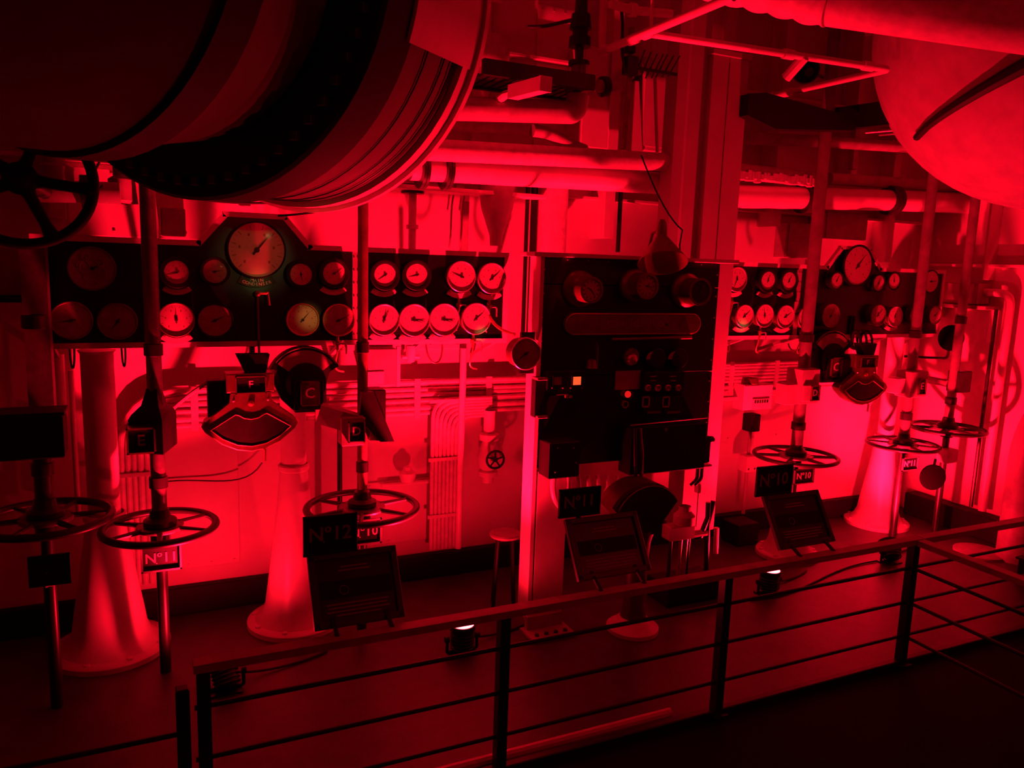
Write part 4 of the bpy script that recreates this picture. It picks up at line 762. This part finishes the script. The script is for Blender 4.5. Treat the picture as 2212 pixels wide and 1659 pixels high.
def fan(name, label, cx, cy, sc, Y, right=(1, 0, 0)):
    c = at(cx, cy, Y); k = px(sc, c); t = thing(name, label, 'telegraph', c); F = frame(c, right)
    b = MB(F); b.prism([(-.95*k, .45*k)]+[(1.28*k*math.cos(math.radians(a)), .0*k+1.28*k*math.sin(math.radians(a))) for a in range(148, 31, -9)][:0]+[(k*1.3*math.cos(math.radians(a)), k*1.3*math.sin(math.radians(a))-.05*k) for a in range(155, 24, -8)]+[(.85*k, .35*k), (.72*k, 0), (.72*k, -.72*k), (.5*k, -.95*k), (-.45*k, -.95*k), (-.8*k, -.6*k), (-1.1*k, .1*k)], -.085, 0); b.build('case', BLACKM, t)
    m_ = MB(F); arc_plate(m_, .72*k, 1.18*k, math.radians(38), math.radians(142), 0, .012, 18, -.05*k); m_.build('arc_scale', DIALD, t)
    pts = [Vector((1.27*k*math.cos(math.radians(a)), 1.27*k*math.sin(math.radians(a))-.05*k, .01)) for a in range(34, 147, 6)]; MB(F).tube(pts, k*.03, 8).build('arc_rim', BRONZE, t)
    MB(F).lathe([(0, .0), (.7*k, .0), (.7*k, .03), (.66*k, .035), (0, .035)], 32).build('hub_disc', BLACKM, t)
    MB(F).box((.08*k, -.42*k, .025), (1.0*k, 1.05*k, .05)).build('plate_housing', BLACKM, t)
    plate(t, F @ Vector((.1*k, -.35*k, .056)), .62*k, .82*k, 'C', right=right, fm=BRONZE, m=BRONZE)
    MB(F).box((0, -1.0*k, -.06), (.7*k, .14*k, .1)).build('foot', BLACKM, t)
    return t
fan('telegraph_dial', 'black fan-topped telegraph dial lettered C on the left cone pedestal', 660, 826, 62, 5.45)
fan('telegraph_dial', 'black fan-topped telegraph dial lettered C below the right board', 1795, 775, 49, 5.49)
for i, (x, w_) in enumerate(((1850, 8), (1862, 10), (1872, 12))):
    tag(MB().tube(bez([at(x-w_, 738, 5.45), at(x-w_-4, 712, 5.4), at(x+w_, 700, 5.35), at(x+w_, 742, 5.33)], 12), .012, 8).build('looped_cable', BLACKM), ('narrow', 'middle', 'widest')[i]+' black looped cable over the right shield-shaped repeater', 'cable', 'looped cables over the right repeater')
tag(MB().tube(bez([at(450, 825, 5.4), at(410, 850, 5.5), at(385, 870, 5.7), at(352, 905, 5.9)], 10), .014, 8).build('drop_cable', DULL), 'single cable sloping from the repeater lettered F to the cable run', 'cable')
tag(MB().tube(bez([at(566, 1000, 5.95), at(530, 1060, 6.05), at(450, 1030, 6.1), at(360, 1040, 6.1)], 12), .006, 6).build('thin_wire', IRON), 'thin sagging wire on the wall below the repeater lettered F', 'wire')
# floor-standing telegraph in front of the panel
c = at(1400, 1105, 4.52); k = px(82, c)
t = thing('floor_telegraph', 'large fan-shaped telegraph head on a pillar in front of the control panel', 'telegraph', (c.x, 4.62, 0)); F = frame(c)
fp = [(k*1.05*math.cos(math.radians(a)), k*1.05*math.sin(math.radians(a))-.35*k) for a in range(152, 27, -6)]; fp += [(.3*k, -.22*k-.3*k), (.2*k, -.62*k), (-.2*k, -.62*k), (-.3*k, -.52*k)]
MB(F).prism([(x*1.1-.05*k, y*1.06+.03*k) for x, y in fp], -.22, -.02).build('case', BRONZE, t); MB(F).prism([(x, y-.02*k) for x, y in fp], -.02, .01).build('face', IRON, t)
MB(F).tube([Vector((x, y, .012)) for x, y in fp[:21]], k*.02, 8).build('face_rim', BRONZE, t)
T = Matrix.Translation((c.x, 4.63, 0)); zz = c.z-.55*k
MB(T).lathe([(.13, zz), (.10, zz-.1), (.085, zz-.3), (.085, .2), (.1, .1)], 24).build('pillar', DSTEEL, t); MB(T).lathe([(0, 0), (.2, 0), (.2, .03), (.17, .05), (.1, .11)], 32).build('foot', WHITE, t, label='pale round foot')
# levers and black plinth right of it
a, b = at(1438, 1310, 4.85), at(1552, 1300, 4.85)
t = thing('lever_stand', 'black plinth with shiny levers and a clamp head right of the floor telegraph', 'lever stand', ((a.x+b.x)/2, 4.95, 0))
MB().box(((a.x+b.x)/2, 4.98, .09), (b.x-a.x, .3, .18)).build('plinth', BLACKM, t)
for x, m_ in ((1447, IRON), (1468, STEEL), (1485, IRON), (1480, STEEL)): p = at(x, 1250, 4.9); MB().tube([(p.x, 4.93, .15), (p.x+.01, 4.93, at(x, 1160, 4.9).z)], .016, 10).build('lever', m_, t)
p = at(1470, 1150, 4.9); MB().box((p.x, 4.93, p.z), (.24, .12, .12)).build('head', DULL, t); p = at(1478, 1118, 4.9); MB(Matrix.Translation(p)).lathe([(.09, -.05), (.09, .02), (.05, .06), (.05, .1)], 16).build('cap', DULL, t)
for x0, y0, x1, y1 in ((1525, 1250, 1530, 1085), (1530, 1130, 1541, 1082), (1512, 1160, 1530, 1115)): MB().tube([at(x0, y0, 4.93), at(x1, y1, 4.93)], .022, 10).build('clamp_arm', IRON, t)
MB().tube([at(1490, 1155, 4.93), at(1525, 1150, 4.93)], .03, 10).build('cross_arm', DULL, t); MB().tube([at(1546, 1195, 4.98), at(1548, 1140, 4.98)], .022, 10).build('side_tube', WHITE, t)
# ================================================================== number signs and info stands
def info(label, tl, tr, br, bl, Yt, Yb, sign=None):
    TL, TR, BR, BL = at(*tl, Yt), at(*tr, Yt), at(*br, Yb), at(*bl, Yb)
    wd = ((TR.x-TL.x)+(BR.x-BL.x))/2; zt, zb = (TL.z+TR.z)/2, (BL.z+BR.z)/2; cx = (TL.x+TR.x+BL.x+BR.x)/4
    t = thing('info_panel', label, 'information panel', (cx, Yb, zb))
    up = Vector((0, Yt-Yb, zt-zb)); hgt = up.length; F = frame((cx, (Yt+Yb)/2, (zt+zb)/2), (1, 0, 0), up)
    MB(F).box((0, 0, -.012), (wd-.03, hgt-.03, .016)).build('printed_sheet', INFO, t)
    for x, y, sx, sy in ((0, hgt/2-.015, wd, .034), (0, -hgt/2+.015, wd, .034), (wd/2-.015, 0, .034, hgt), (-wd/2+.015, 0, .034, hgt)):
        q = MB(F); q.box((x, y, -.005), (sx, sy, .034)); q.build('frame_bar', FRAMEM, t)
    MB(F).box((0, .0, -.003), (wd*.8, hgt*.24, .003)).build('picture_band', BLACKM, t)
    ln = MB(F)
    for y, w_ in ((.30, .3), (.25, .36), (-.2, .7), (-.25, .66), (-.3, .7), (-.35, .5)): ln.box((0, y*hgt, -.003), (w_*wd, .007, .002))
    ln.build('printed_line', LETTERD, t, kind='stuff'); e = MB(F); e.torus(.022, .002, (-.14*wd, -.02*hgt, .0), 24, 6); e.build('printed_ring', LETTERD, t)
    for dx in (-.3, .3): MB().beam(F @ Vector((dx*wd, -hgt/2+.06, -.02)), (cx+dx*wd, YR+.01, .945), .02, .014).build('rail_clamp', BLACKM, t)
    if sign:
        s, x0, y0, x1, y1, lm = sign; a, b = at(x0, y0, Yt), at(x1, y1, Yt); c = (a+b)/2
        p = plate(t, c, b.x-a.x, a.z-b.z, s, lm=lm, fm=RAILM, d=.014, nm='number_board'); p['label'] = 'black number board reading '+s
        MB().tube([(c.x, Yt+.006, b.z+.01), (c.x, Yt+.006, zt-.02)], .016, 10).build('neck', RAILM, t)
    return t
info('tilted info panel on the railing headed by sign No 12, nearest the left lamp', (660, 1200), (850, 1181), (877, 1334), (684, 1359), 3.76, 3.57, ('Nº12', 657, 1120, 768, 1186, LETTERD))
info('tilted info panel on the railing headed by sign No 11, before the control panel', (1215, 1122), (1362, 1108), (1416, 1222), (1255, 1262), 3.76, 3.57, ('Nº11', 1210, 1060, 1292, 1107, LETTERD))
info('tilted info panel on the railing headed by sign No 10, near the right lamp', (1641, 1073), (1756, 1060), (1812, 1168), (1692, 1186), 3.76, 3.57, ('Nº10', 1637, 1011, 1705, 1062, LETTERD))
def sign(label, txt, x0, y0, x1, y1, Y, lm=LETTER, fm=STEEL, stem=None, m=BLACKM):
    a, b = at(x0, y0, Y), at(x1, y1, Y); c = (a+b)/2; t = thing('number_sign', label, 'sign', c)
    p = plate(t, c, b.x-a.x, a.z-b.z, txt, lm=lm, fm=fm, d=.02, m=m)
    if stem is not None: MB().beam((c.x, Y+.02, c.z), stem, .05, .05).build('bracket', DULL, t)
    return t
W = {k: v.location for k, v in WH.items()}
sign('white-lettered sign No 10 under the rusty-shaft handwheel, partly behind the sign No 12', 'Nº10', 750, 1128, 822, 1170, W['B'].y-.10, stem=(W['B'].x, W['B'].y, .82))
sign('white-edged sign No 11 under the handwheel lettered E', 'Nº11', 305, 1184, 391, 1226, W['A'].y-.12, lm=LETTERD, stem=(W['A'].x, W['A'].y, .8))
sign('dim dark sign No 12 at the far left edge under the far left handwheel', 'Nº12', 62, 1205, 152, 1256, W['0'].y-.14, lm=INFO, fm=RAILM, stem=(W['0'].x, W['0'].y, .78))
sign('small bright sign No 10 under the thick-shaft handwheel right of the panel', 'Nº10', 1717, 1015, 1755, 1041, W['D'].y-.1, stem=(W['D'].x, W['D'].y, .85))
sign('small bright sign No 11 under the lower far right handwheel', 'Nº11', 1951, 990, 1980, 1013, W['E'].y-.1, stem=(W['E'].x, W['E'].y, .84))
# ================================================================== floor lamps
def par(label, x, y, aim, lit=True, deep=False):
    t = thing('floor_floodlight', label, 'floodlight', (x, y, 0)); c = Vector((x, y, .12)); F = axisframe(c, aim)
    MB(F).lathe([(0, -.09), (.05, -.09), (.075, -.06), (.08, .06), (.092, .065), (.092, .1), (.082, .1), (.08, .07)], 28).build('housing', RAILM, t)
    for i in range(5): m_ = MB(F); m_.torus(.08, .006, (0, 0, -.07+i*.025), 28, 6); m_.build('cooling_fin', RAILM, t)
    MB(F).lathe([(.081, .06), (.04, .07), (0, .072)] if deep else [(.084, .098), (.07, .108), (.04, .115), (0, .117)], 24).build('lens', LENS if lit else IRON, t, label='glowing pinkish red lens' if lit else None)
    y_ = MB(); y_.tube(fillet([(x-.11, y, .12), (x-.115, y, .02), (x+.115, y, .02), (x+.11, y, .12)], .02), .012, 8); y_.build('yoke', RAILM, t)
    for s in (-1, 1): MB(axisframe((x+s*.1, y, .12), (s, 0, 0))).lathe([(0, 0), (.022, 0), (.022, .03), (0, .032)], 12).build('yoke_knob', RAILM, t)
    MB().box((x, y, .006), (.2, .14, .012)).build('base_plate', RAILM, t)
    MB().tube(bez([(x+.02, y+.06, .1), (x+.15, y+.15, .0), (x+.4, y+.1, .01), (x+.7, y+.25, .012)], 12), .009, 6).build('mains_cable', RAILM, t)
    return t
par('lit red floodlight on the deck left of the middle railing post', 1.91, 4.765, (0, .0, 1))
par('lit red floodlight on the deck right of the lever stand', 4.75, 4.76, (.02, -.02, 1))
par('black floodlight seen from behind on the deck below the right cone pedestal', 6.42, 4.9, (.35, .7, .75), deep=True)
par('dark floodlight on the deck hidden behind the left end of the handrail', .33, 4.86, (-.15, .6, .8), deep=True)
tag(MB().tube(bez([(4.5, 4.7, .01), (5.0, 4.55, .01), (5.6, 5.0, .01), (6.3, 4.95, .012)], 20), .009, 6).build('floor_cable', RAILM), 'dark cable lying on the deck between the right lit and the unlit floodlight', 'cable')
# ================================================================== cables and pipes on the wall
zc = [at(1000, y, 6.05).z for y in (822, 831, 840, 850, 860, 868, 876, 884, 890)]
xl, xr = at(300, 880, 6.05).x, at(1140, 860, 6.05).x
t = thing('cable_run', 'long bundle of pale cables on the wall left of the control panel', 'cable run', ((xl+xr)/2, 6.1, zc[-1]))
for i, z in enumerate(zc):
    xo = at(262+i*7, 1000, 6.05).x; yo = 6.06+.02*(i % 2)
    pts = fillet([(xr, yo, z), (xl+.9, yo, z+.02*math.sin(i)), (xo, yo, z), (xo, yo, .3)], .42-.03*i, 8)
    MB().tube(pts, .0175 if i % 3 else .022, 10).build('cable', LAG, t)
for x in (at(905, 850, 6.0).x, at(1060, 850, 6.0).x, at(690, 850, 6.0).x, at(420, 850, 6.0).x): MB().box((x, 6.045, (zc[0]+zc[-1])/2), (.05, .02, zc[0]-zc[-1]+.06)).build('clamp', LAG, t)
for z in (1.5, 1.15): MB().box((at(280, 1000, 6.04).x, 6.035, z), (.26, .015, .03)).build('clamp', DULL, t)
zc = [at(1640, y, 6.05).z for y in (786, 793, 800, 807, 815, 822, 834, 843)]
xl, xr = at(1552, 820, 6.05).x, at(1760, 820, 6.05).x
t = thing('cable_run', 'bundle of pale parallel cables on the wall right of the control panel', 'cable run', ((xl+xr)/2, 6.1, zc[-1]))
for i, z in enumerate(zc): MB().tube([(xl-.6, 6.08, z), (xr+.5, 6.08, z)], .018, 10).build('cable', LAG, t)
for x in (5.3, 5.9): MB().box((x, 6.065, (zc[0]+zc[-1])/2), (.05, .02, zc[0]-zc[-1]+.06)).build('clamp', LAG, t)
x0 = at(955, 1000, 6.05).x
t = thing('cable_drop', 'broad bundle of pale cables running down the wall left of the thin upright pipe', 'cable run', (x0, 6.1, .3))
zt = at(985, 862, 6.0).z
for i in range(7): MB().tube(fillet([(x0+.42, 5.99, zt-.025*i), (x0-.11+.035*i, 5.99, zt-.025*i), (x0-.11+.035*i, 5.99, .3)], .16, 6), .017, 10).build('cable', LAG, t)
for z in (1.6, 1.1, .6): MB().box((x0, 5.97, z), (.3, .014, .03)).build('clamp', LAG, t)
a, b = at(1000, 752, 5.95), at(988, 1182, 5.95)
tag(MB().tube([(a.x, 5.93, a.z), (a.x-.01, 5.93, b.z)], .028, 12).build('riser_pipe', WHITE), 'single pale upright pipe between the cable drop and the small valve', 'pipe')
for i, (x, y0, y1, r, m_, lab) in enumerate(((1143, 395, 800, .018, RAILM, 'thin dark upright pipe just left of the control panel'), (1158, 395, 720, .03, RAILM, 'thicker dark upright pipe just left of the control panel'), (1192, 395, 560, .125, LAG, 'thick pale lagged upright pipe behind the left end of the control panel'), (893, 420, 540, .032, WHITE, 'pale upright pipe with black flange above the left board'), (735, 920, 1170, .02, RAILM, 'thin dark upright pipe left of the rusty shaft'), (1345, 395, 545, .02, RAILM, 'thin dark upright pipe behind the panel beside the column'))):
    a, b = at(x, y0, 5.9), at(x, y1, 5.9); yq = 5.86 if r > .1 else 5.92; t = thing('upright_pipe', lab, 'pipe', (a.x, 5.9, b.z)); MB().tube([(a.x, yq, a.z+.05), (a.x, yq, b.z)], r, 14).build('barrel', m_, t)
    if i == 3: MB(Matrix.Translation((a.x, 5.92, at(893, 408, 5.9).z))).lathe([(.03, -.04), (.09, -.035), (.09, .035), (.03, .04)], 18).build('flange', RAILM, t); MB(Matrix.Translation((a.x, 5.92, at(893, 490, 5.9).z))).lathe([(.03, -.02), (.05, -.015), (.05, .015), (.03, .02)], 12).build('clip', WHITE, t)
for k, (x, y0, y1) in enumerate(((1008, 400, 535), (985, 395, 535))):
    a = at(x, y0, 6.0); b = at(x-15, y1, 6.0); tag(MB().tube(bez([a, a+Vector((-.06, 0, -.25)), b+Vector((.03, 0, .2)), b], 10), .008, 6).build('hanging_wire', DULL), ('right' if not k else 'left')+'-hand thin wire hanging on the bright wall above the left board', 'wire')
# funnel duct above left board
a = at(1075, 395, 5.85); t = thing('funnel_duct', 'dull tapering funnel duct under the overhead pipe left of the control panel', 'duct', a)
MB(Matrix.Translation(a)).lathe([(.05, -.5), (.055, -.42), (.13, -.2), (.16, .0), (.16, .05)], 24).build('funnel', DULL, t)
# small globe valve with handwheel
c = at(1058, 990, 5.95); t = thing('globe_valve', 'pale globe valve with small black handwheel left of the control panel', 'valve', c)
T = Matrix.Translation((c.x, 5.98, 0)); z = c.z
MB(T).lathe([(.05, z+.42), (.05, z+.22), (.085, z+.21), (.085, z+.16), (.055, z+.15), (.08, z+.08), (.1, z), (.08, z-.08), (.055, z-.11), (.085, z-.12), (.085, z-.16), (.05, z-.17), (.05, z-.22)], 24).build('body', WHITE, t)
h = at(1070, 993, 5.8); MB().tube([(c.x+.01, 5.95, z), h], .022, 10).build('stem', IRON, t); F = frame(h, (1, -.15, 0)); R = px(19, h); m_ = MB(F); m_.torus(R, R*.14, n=32, m=8); m_.build('handwheel_rim', BLACKM, t); m_ = MB(F); m_.lathe([(0, -.01), (R*.25, -.01), (R*.25, .012), (0, .014)], 12); m_.build('handwheel_hub', BLACKM, t)
for i in range(5): a = 2*math.pi*i/5+.3; MB(F).tube([(0, 0, 0), (R*math.cos(a), R*math.sin(a), 0)], R*.1, 6).build('handwheel_spoke', BLACKM, t)
# stool, beacons, counter
c = atz(1088, 1148, .55); c = at(1092, 1150, 5.35)
t = thing('tool_stool', 'small round-topped stool left of the control panel leg', 'stool', (c.x, 5.35, 0)); MB(Matrix.Translation((c.x, 5.35, 0))).lathe([(0, c.z-.03), (.12, c.z-.03), (.13, c.z-.01), (.12, c.z), (0, c.z)], 24).build('seat', DULL, t)
for a in (0.4, 1.97, 3.54, 5.11): MB().tube([(c.x+.08*math.cos(a), 5.35+.08*math.sin(a), c.z-.03), (c.x+.12*math.cos(a), 5.35+.12*math.sin(a), 0)], .016, 8).build('leg', RAILM, t)
c = at(1640, 858, 5.6); t = thing('revolution_counter', 'pale revolution counter with a row of six figures right of the control panel', 'counter', c); F = frame((c.x, 5.6, c.z)); k = px(42, c)
MB(F).box((-.01, .0, -.08), (k*1.9, k*1.3, .16)).build('case', WHITE, t); MB(F).box((.1*k, -.35*k, .005), (k*1.1, k*.55, .016)).build('window', TAG, t)
for i in range(6): MB(F).box((.1*k+(i-2.5)*k*.16, -.22*k, .014), (k*.1, k*.14, .006)).build('figure_slot', INK, t)
MB(F @ Matrix.Translation((-.3*k, .65*k, -.08)) @ Matrix.Rotation(-math.pi/2, 4, 'X')).lathe([(k*.42, 0), (k*.45, k*.05), (k*.4, k*.3), (0, k*.32)], 20).build('dome', BRONZE, t)
MB(F).box((1.3*k, .15*k, -.1), (k*.9, k*.35, .1)).build('arm', DULL, t); MB(F).box((-1.5*k, -.1*k, -.12), (k*1.2, k*.2, .06)).build('arm', DULL, t)
c = at(1623, 912, 5.86); t = thing('stop_rod', 'black boxed rod running down to a black floor box right of the panel', 'rod', (c.x, 5.86, 0)); MB().box((c.x, 5.86, c.z), (px(26, c), .12, px(38, c))).build('upper_box', BLACKM, t)
MB().tube([(c.x, 5.86, c.z), (c.x-.01, 5.86, .3)], .018, 10).build('rod', DULL, t); z = at(1610, 1000, 5.86).z; MB().box((c.x, 5.86, z), (.14, .12, .17)).build('guide', WHITE, t)
for s in (-1, 1): MB(frame((c.x+s*.04, 5.8, z-.05))).lathe([(.012, 0), (0, .01)], 8).build('guide_bolt', IRON, t)
zb = at(1597, 1130, 5.8).z; MB().box((c.x-.03, 5.86, zb/2), (px(58, c), .24, zb)).build('floor_box', BLACKM, t)
t = thing('notice_plate', 'bright white rectangular plate on the wall box right of the rusty shaft', 'plate', at(812, 816, 5.95)); a, b = at(795, 803, 5.94), at(830, 829, 5.94); MB().box(((a.x+b.x)/2, 5.95, (a.z+b.z)/2), (b.x-a.x, .02, a.z-b.z)).build('plate', TAG, t)
a, b = at(790, 752, 6.0), at(852, 830, 6.0); t = thing('junction_box', 'dull junction box behind the rusty shaft carrying the bright plate', 'junction box', at(820, 790, 6.0)); MB().box(((a.x+b.x)/2, 6.03, (a.z+b.z)/2), (b.x-a.x, .16, a.z-b.z)).build('body', DULL, t); MB().box((b.x+.02, 5.97, (a.z+b.z)/2), (.03, .03, a.z-b.z+.03)).build('edge_bar', WHITE, t)
t = thing('bell_push', 'small pale valve cap hanging below the left board right of the rusty shaft', 'valve', at(887, 765, 5.8)); c = at(887, 768, 5.8); MB(Matrix.Translation(c)).lathe([(0, -.06), (.03, -.05), (.04, 0), (.04, .08)], 14).build('body', WHITE, t); MB().tube([c+Vector((-.07, 0, -.01)), c+Vector((.07, 0, -.01))], .015, 8).build('lugs', WHITE, t)
t = thing('wall_lamp', 'small pale bracket lamp with cap on a wall pipe behind the rusty-shaft handwheel', 'lamp', at(880, 1030, 6.0)); c = at(880, 1028, 6.0); MB(Matrix.Translation(c)).lathe([(0, -.05), (.05, -.05), (.07, 0), (.07, .03), (.04, .05), (.03, .08), (0, .08)], 16).build('body', WHITE, t); MB().tube(fillet([(c.x-.2, 6.08, c.z-.09), (c.x+.28, 6.08, c.z-.09), (c.x+.36, 6.08, c.z), (c.x+.36, 6.08, c.z+.3)], .08), .016, 10).build('conduit', WHITE, t)
# right wall fittings
a, b = atx(2188, 600, 8.0), atx(2122, 1100, 8.0)
t = thing('corner_pipe', 'tall pale upright pipe on the right wall with a bend at its top', 'pipe', (7.98, a.y, 0)); yy = (a.y+b.y)/2
MB().tube(fillet([(8.02, yy+.3, 2.62), (8.02, yy, 2.62), (8.0, yy, 0.3)], .18), .04, 12).build('barrel', WHITE, t)
MB().tube([(8.02, yy+.14, 2.45), (8.02, yy+.14, .3)], .02, 8).build('inner_tube', IRON, t)
t = thing('wall_shelf', 'dull ledge with fittings on the right wall between the last shafts', 'shelf', (8.05, 5.4, 2.5)); MB().box((7.99, 5.62, 2.46), (.24, .8, .04)).build('ledge', DULL, t); MB().box((8.0, 5.55, 2.6), (.2, .4, .22)).build('box', DULL, t); MB().box((8.0, 5.85, 2.38), (.2, .05, .12)).build('bracket', DULL, t)
c = atx(2200, 1050, 7.6); t = thing('vent_duct', 'dark curved duct at the far right edge behind the railing', 'duct', (7.75, 4.55, 0))
MB().tube(fillet([(7.72, 4.5, 0), (7.72, 4.5, 1.25), (8.0, 4.42, 1.75), (8.0, 4.35, 3.2)], .3, 8), .17, 20).build('duct', DULL, t)
tag(MB().lathe([(0, 0), (.24, 0), (.24, .02), (.2, .03), (0, .03)], 28).build('deck_plate', DULL), 'round low cover plate on the deck in front of the far right duct', 'cover').location = (7.55, 4.75, 0)
t = thing('cabinet_block', 'dark low block on the deck behind the far right railing', 'block', (7.3, 4.0, 0)); MB().box((7.35, 3.95, .12), (.5, .3, .24)).build('body', BLACKM, t); MB().box((7.35, 3.95, .25), (.54, .34, .02)).build('lid', RAILM, t)
tag(MB().box((at(1090, 430, 6.08).x-.35, 6.1, 3.0), (.06, .05, .5)).build('flat_bar', DULL), 'flat dull bar on the bright wall above the left board', 'bar')
a, b = at(1330, 168, 5.98), at(1388, 332, 5.98)
t = thing('riveted_plate', 'pale riveted plate with one row of rivets behind the aerial pole', 'plate', (a+b)/2); F = frame(((a.x+b.x)/2, 5.98, (a.z+b.z)/2)); wd, hg = b.x-a.x, a.z-b.z
MB(F).prism([(-wd*.45, -hg/2), (wd*.5, -hg/2), (wd*.25, hg/2), (-wd*.3, hg/2)], -.16, 0).build('plate', WALL, t)
for i in range(9): m_ = MB(F @ Matrix.Translation((-wd*.33+wd*.012*i, -hg*.44+hg*.105*i, 0))); m_.lathe([(.018, 0), (.015, .01), (0, .014)], 10); m_.build('rivet', WALL, t)
# upper wall boxes and ducts in the gloom
for i, (x0, y0, x1, y1, Y, d, m_, lab) in enumerate(((1258, 95, 1335, 335, 5.9, .22, WALL, 'tall dull duct block left of the aerial pole'), (1018, 60, 1100, 150, 6.0, .16, LAG, 'pale sheet box on the wall above the slotted tray'), (345, 448, 402, 512, 5.9, .2, DULL, 'dull hanging box above the left board right of the pale shaft'), (1392, 120, 1436, 330, 6.0, .12, WALL, 'tall dull plate duct behind the aerial beside the column'), (1780, 455, 1870, 520, 5.95, .24, DULL, 'dull box above the hump of the right board'), (1700, 480, 1765, 560, 6.0, .2, DULL, 'dull lower box above the right board left of the thick shaft'))):
    a, b = at(x0, y0, Y), at(x1, y1, Y); t = thing('wall_box', lab, 'box', (a+b)/2); MB().box(((a.x+b.x)/2, Y+d/2, (a.z+b.z)/2), (b.x-a.x, d, a.z-b.z)).build('body', m_, t); MB().box(((a.x+b.x)/2, Y-.006, (a.z+b.z)/2), ((b.x-a.x)*.86, .012, (a.z-b.z)*.9)).build('cover', m_, t)
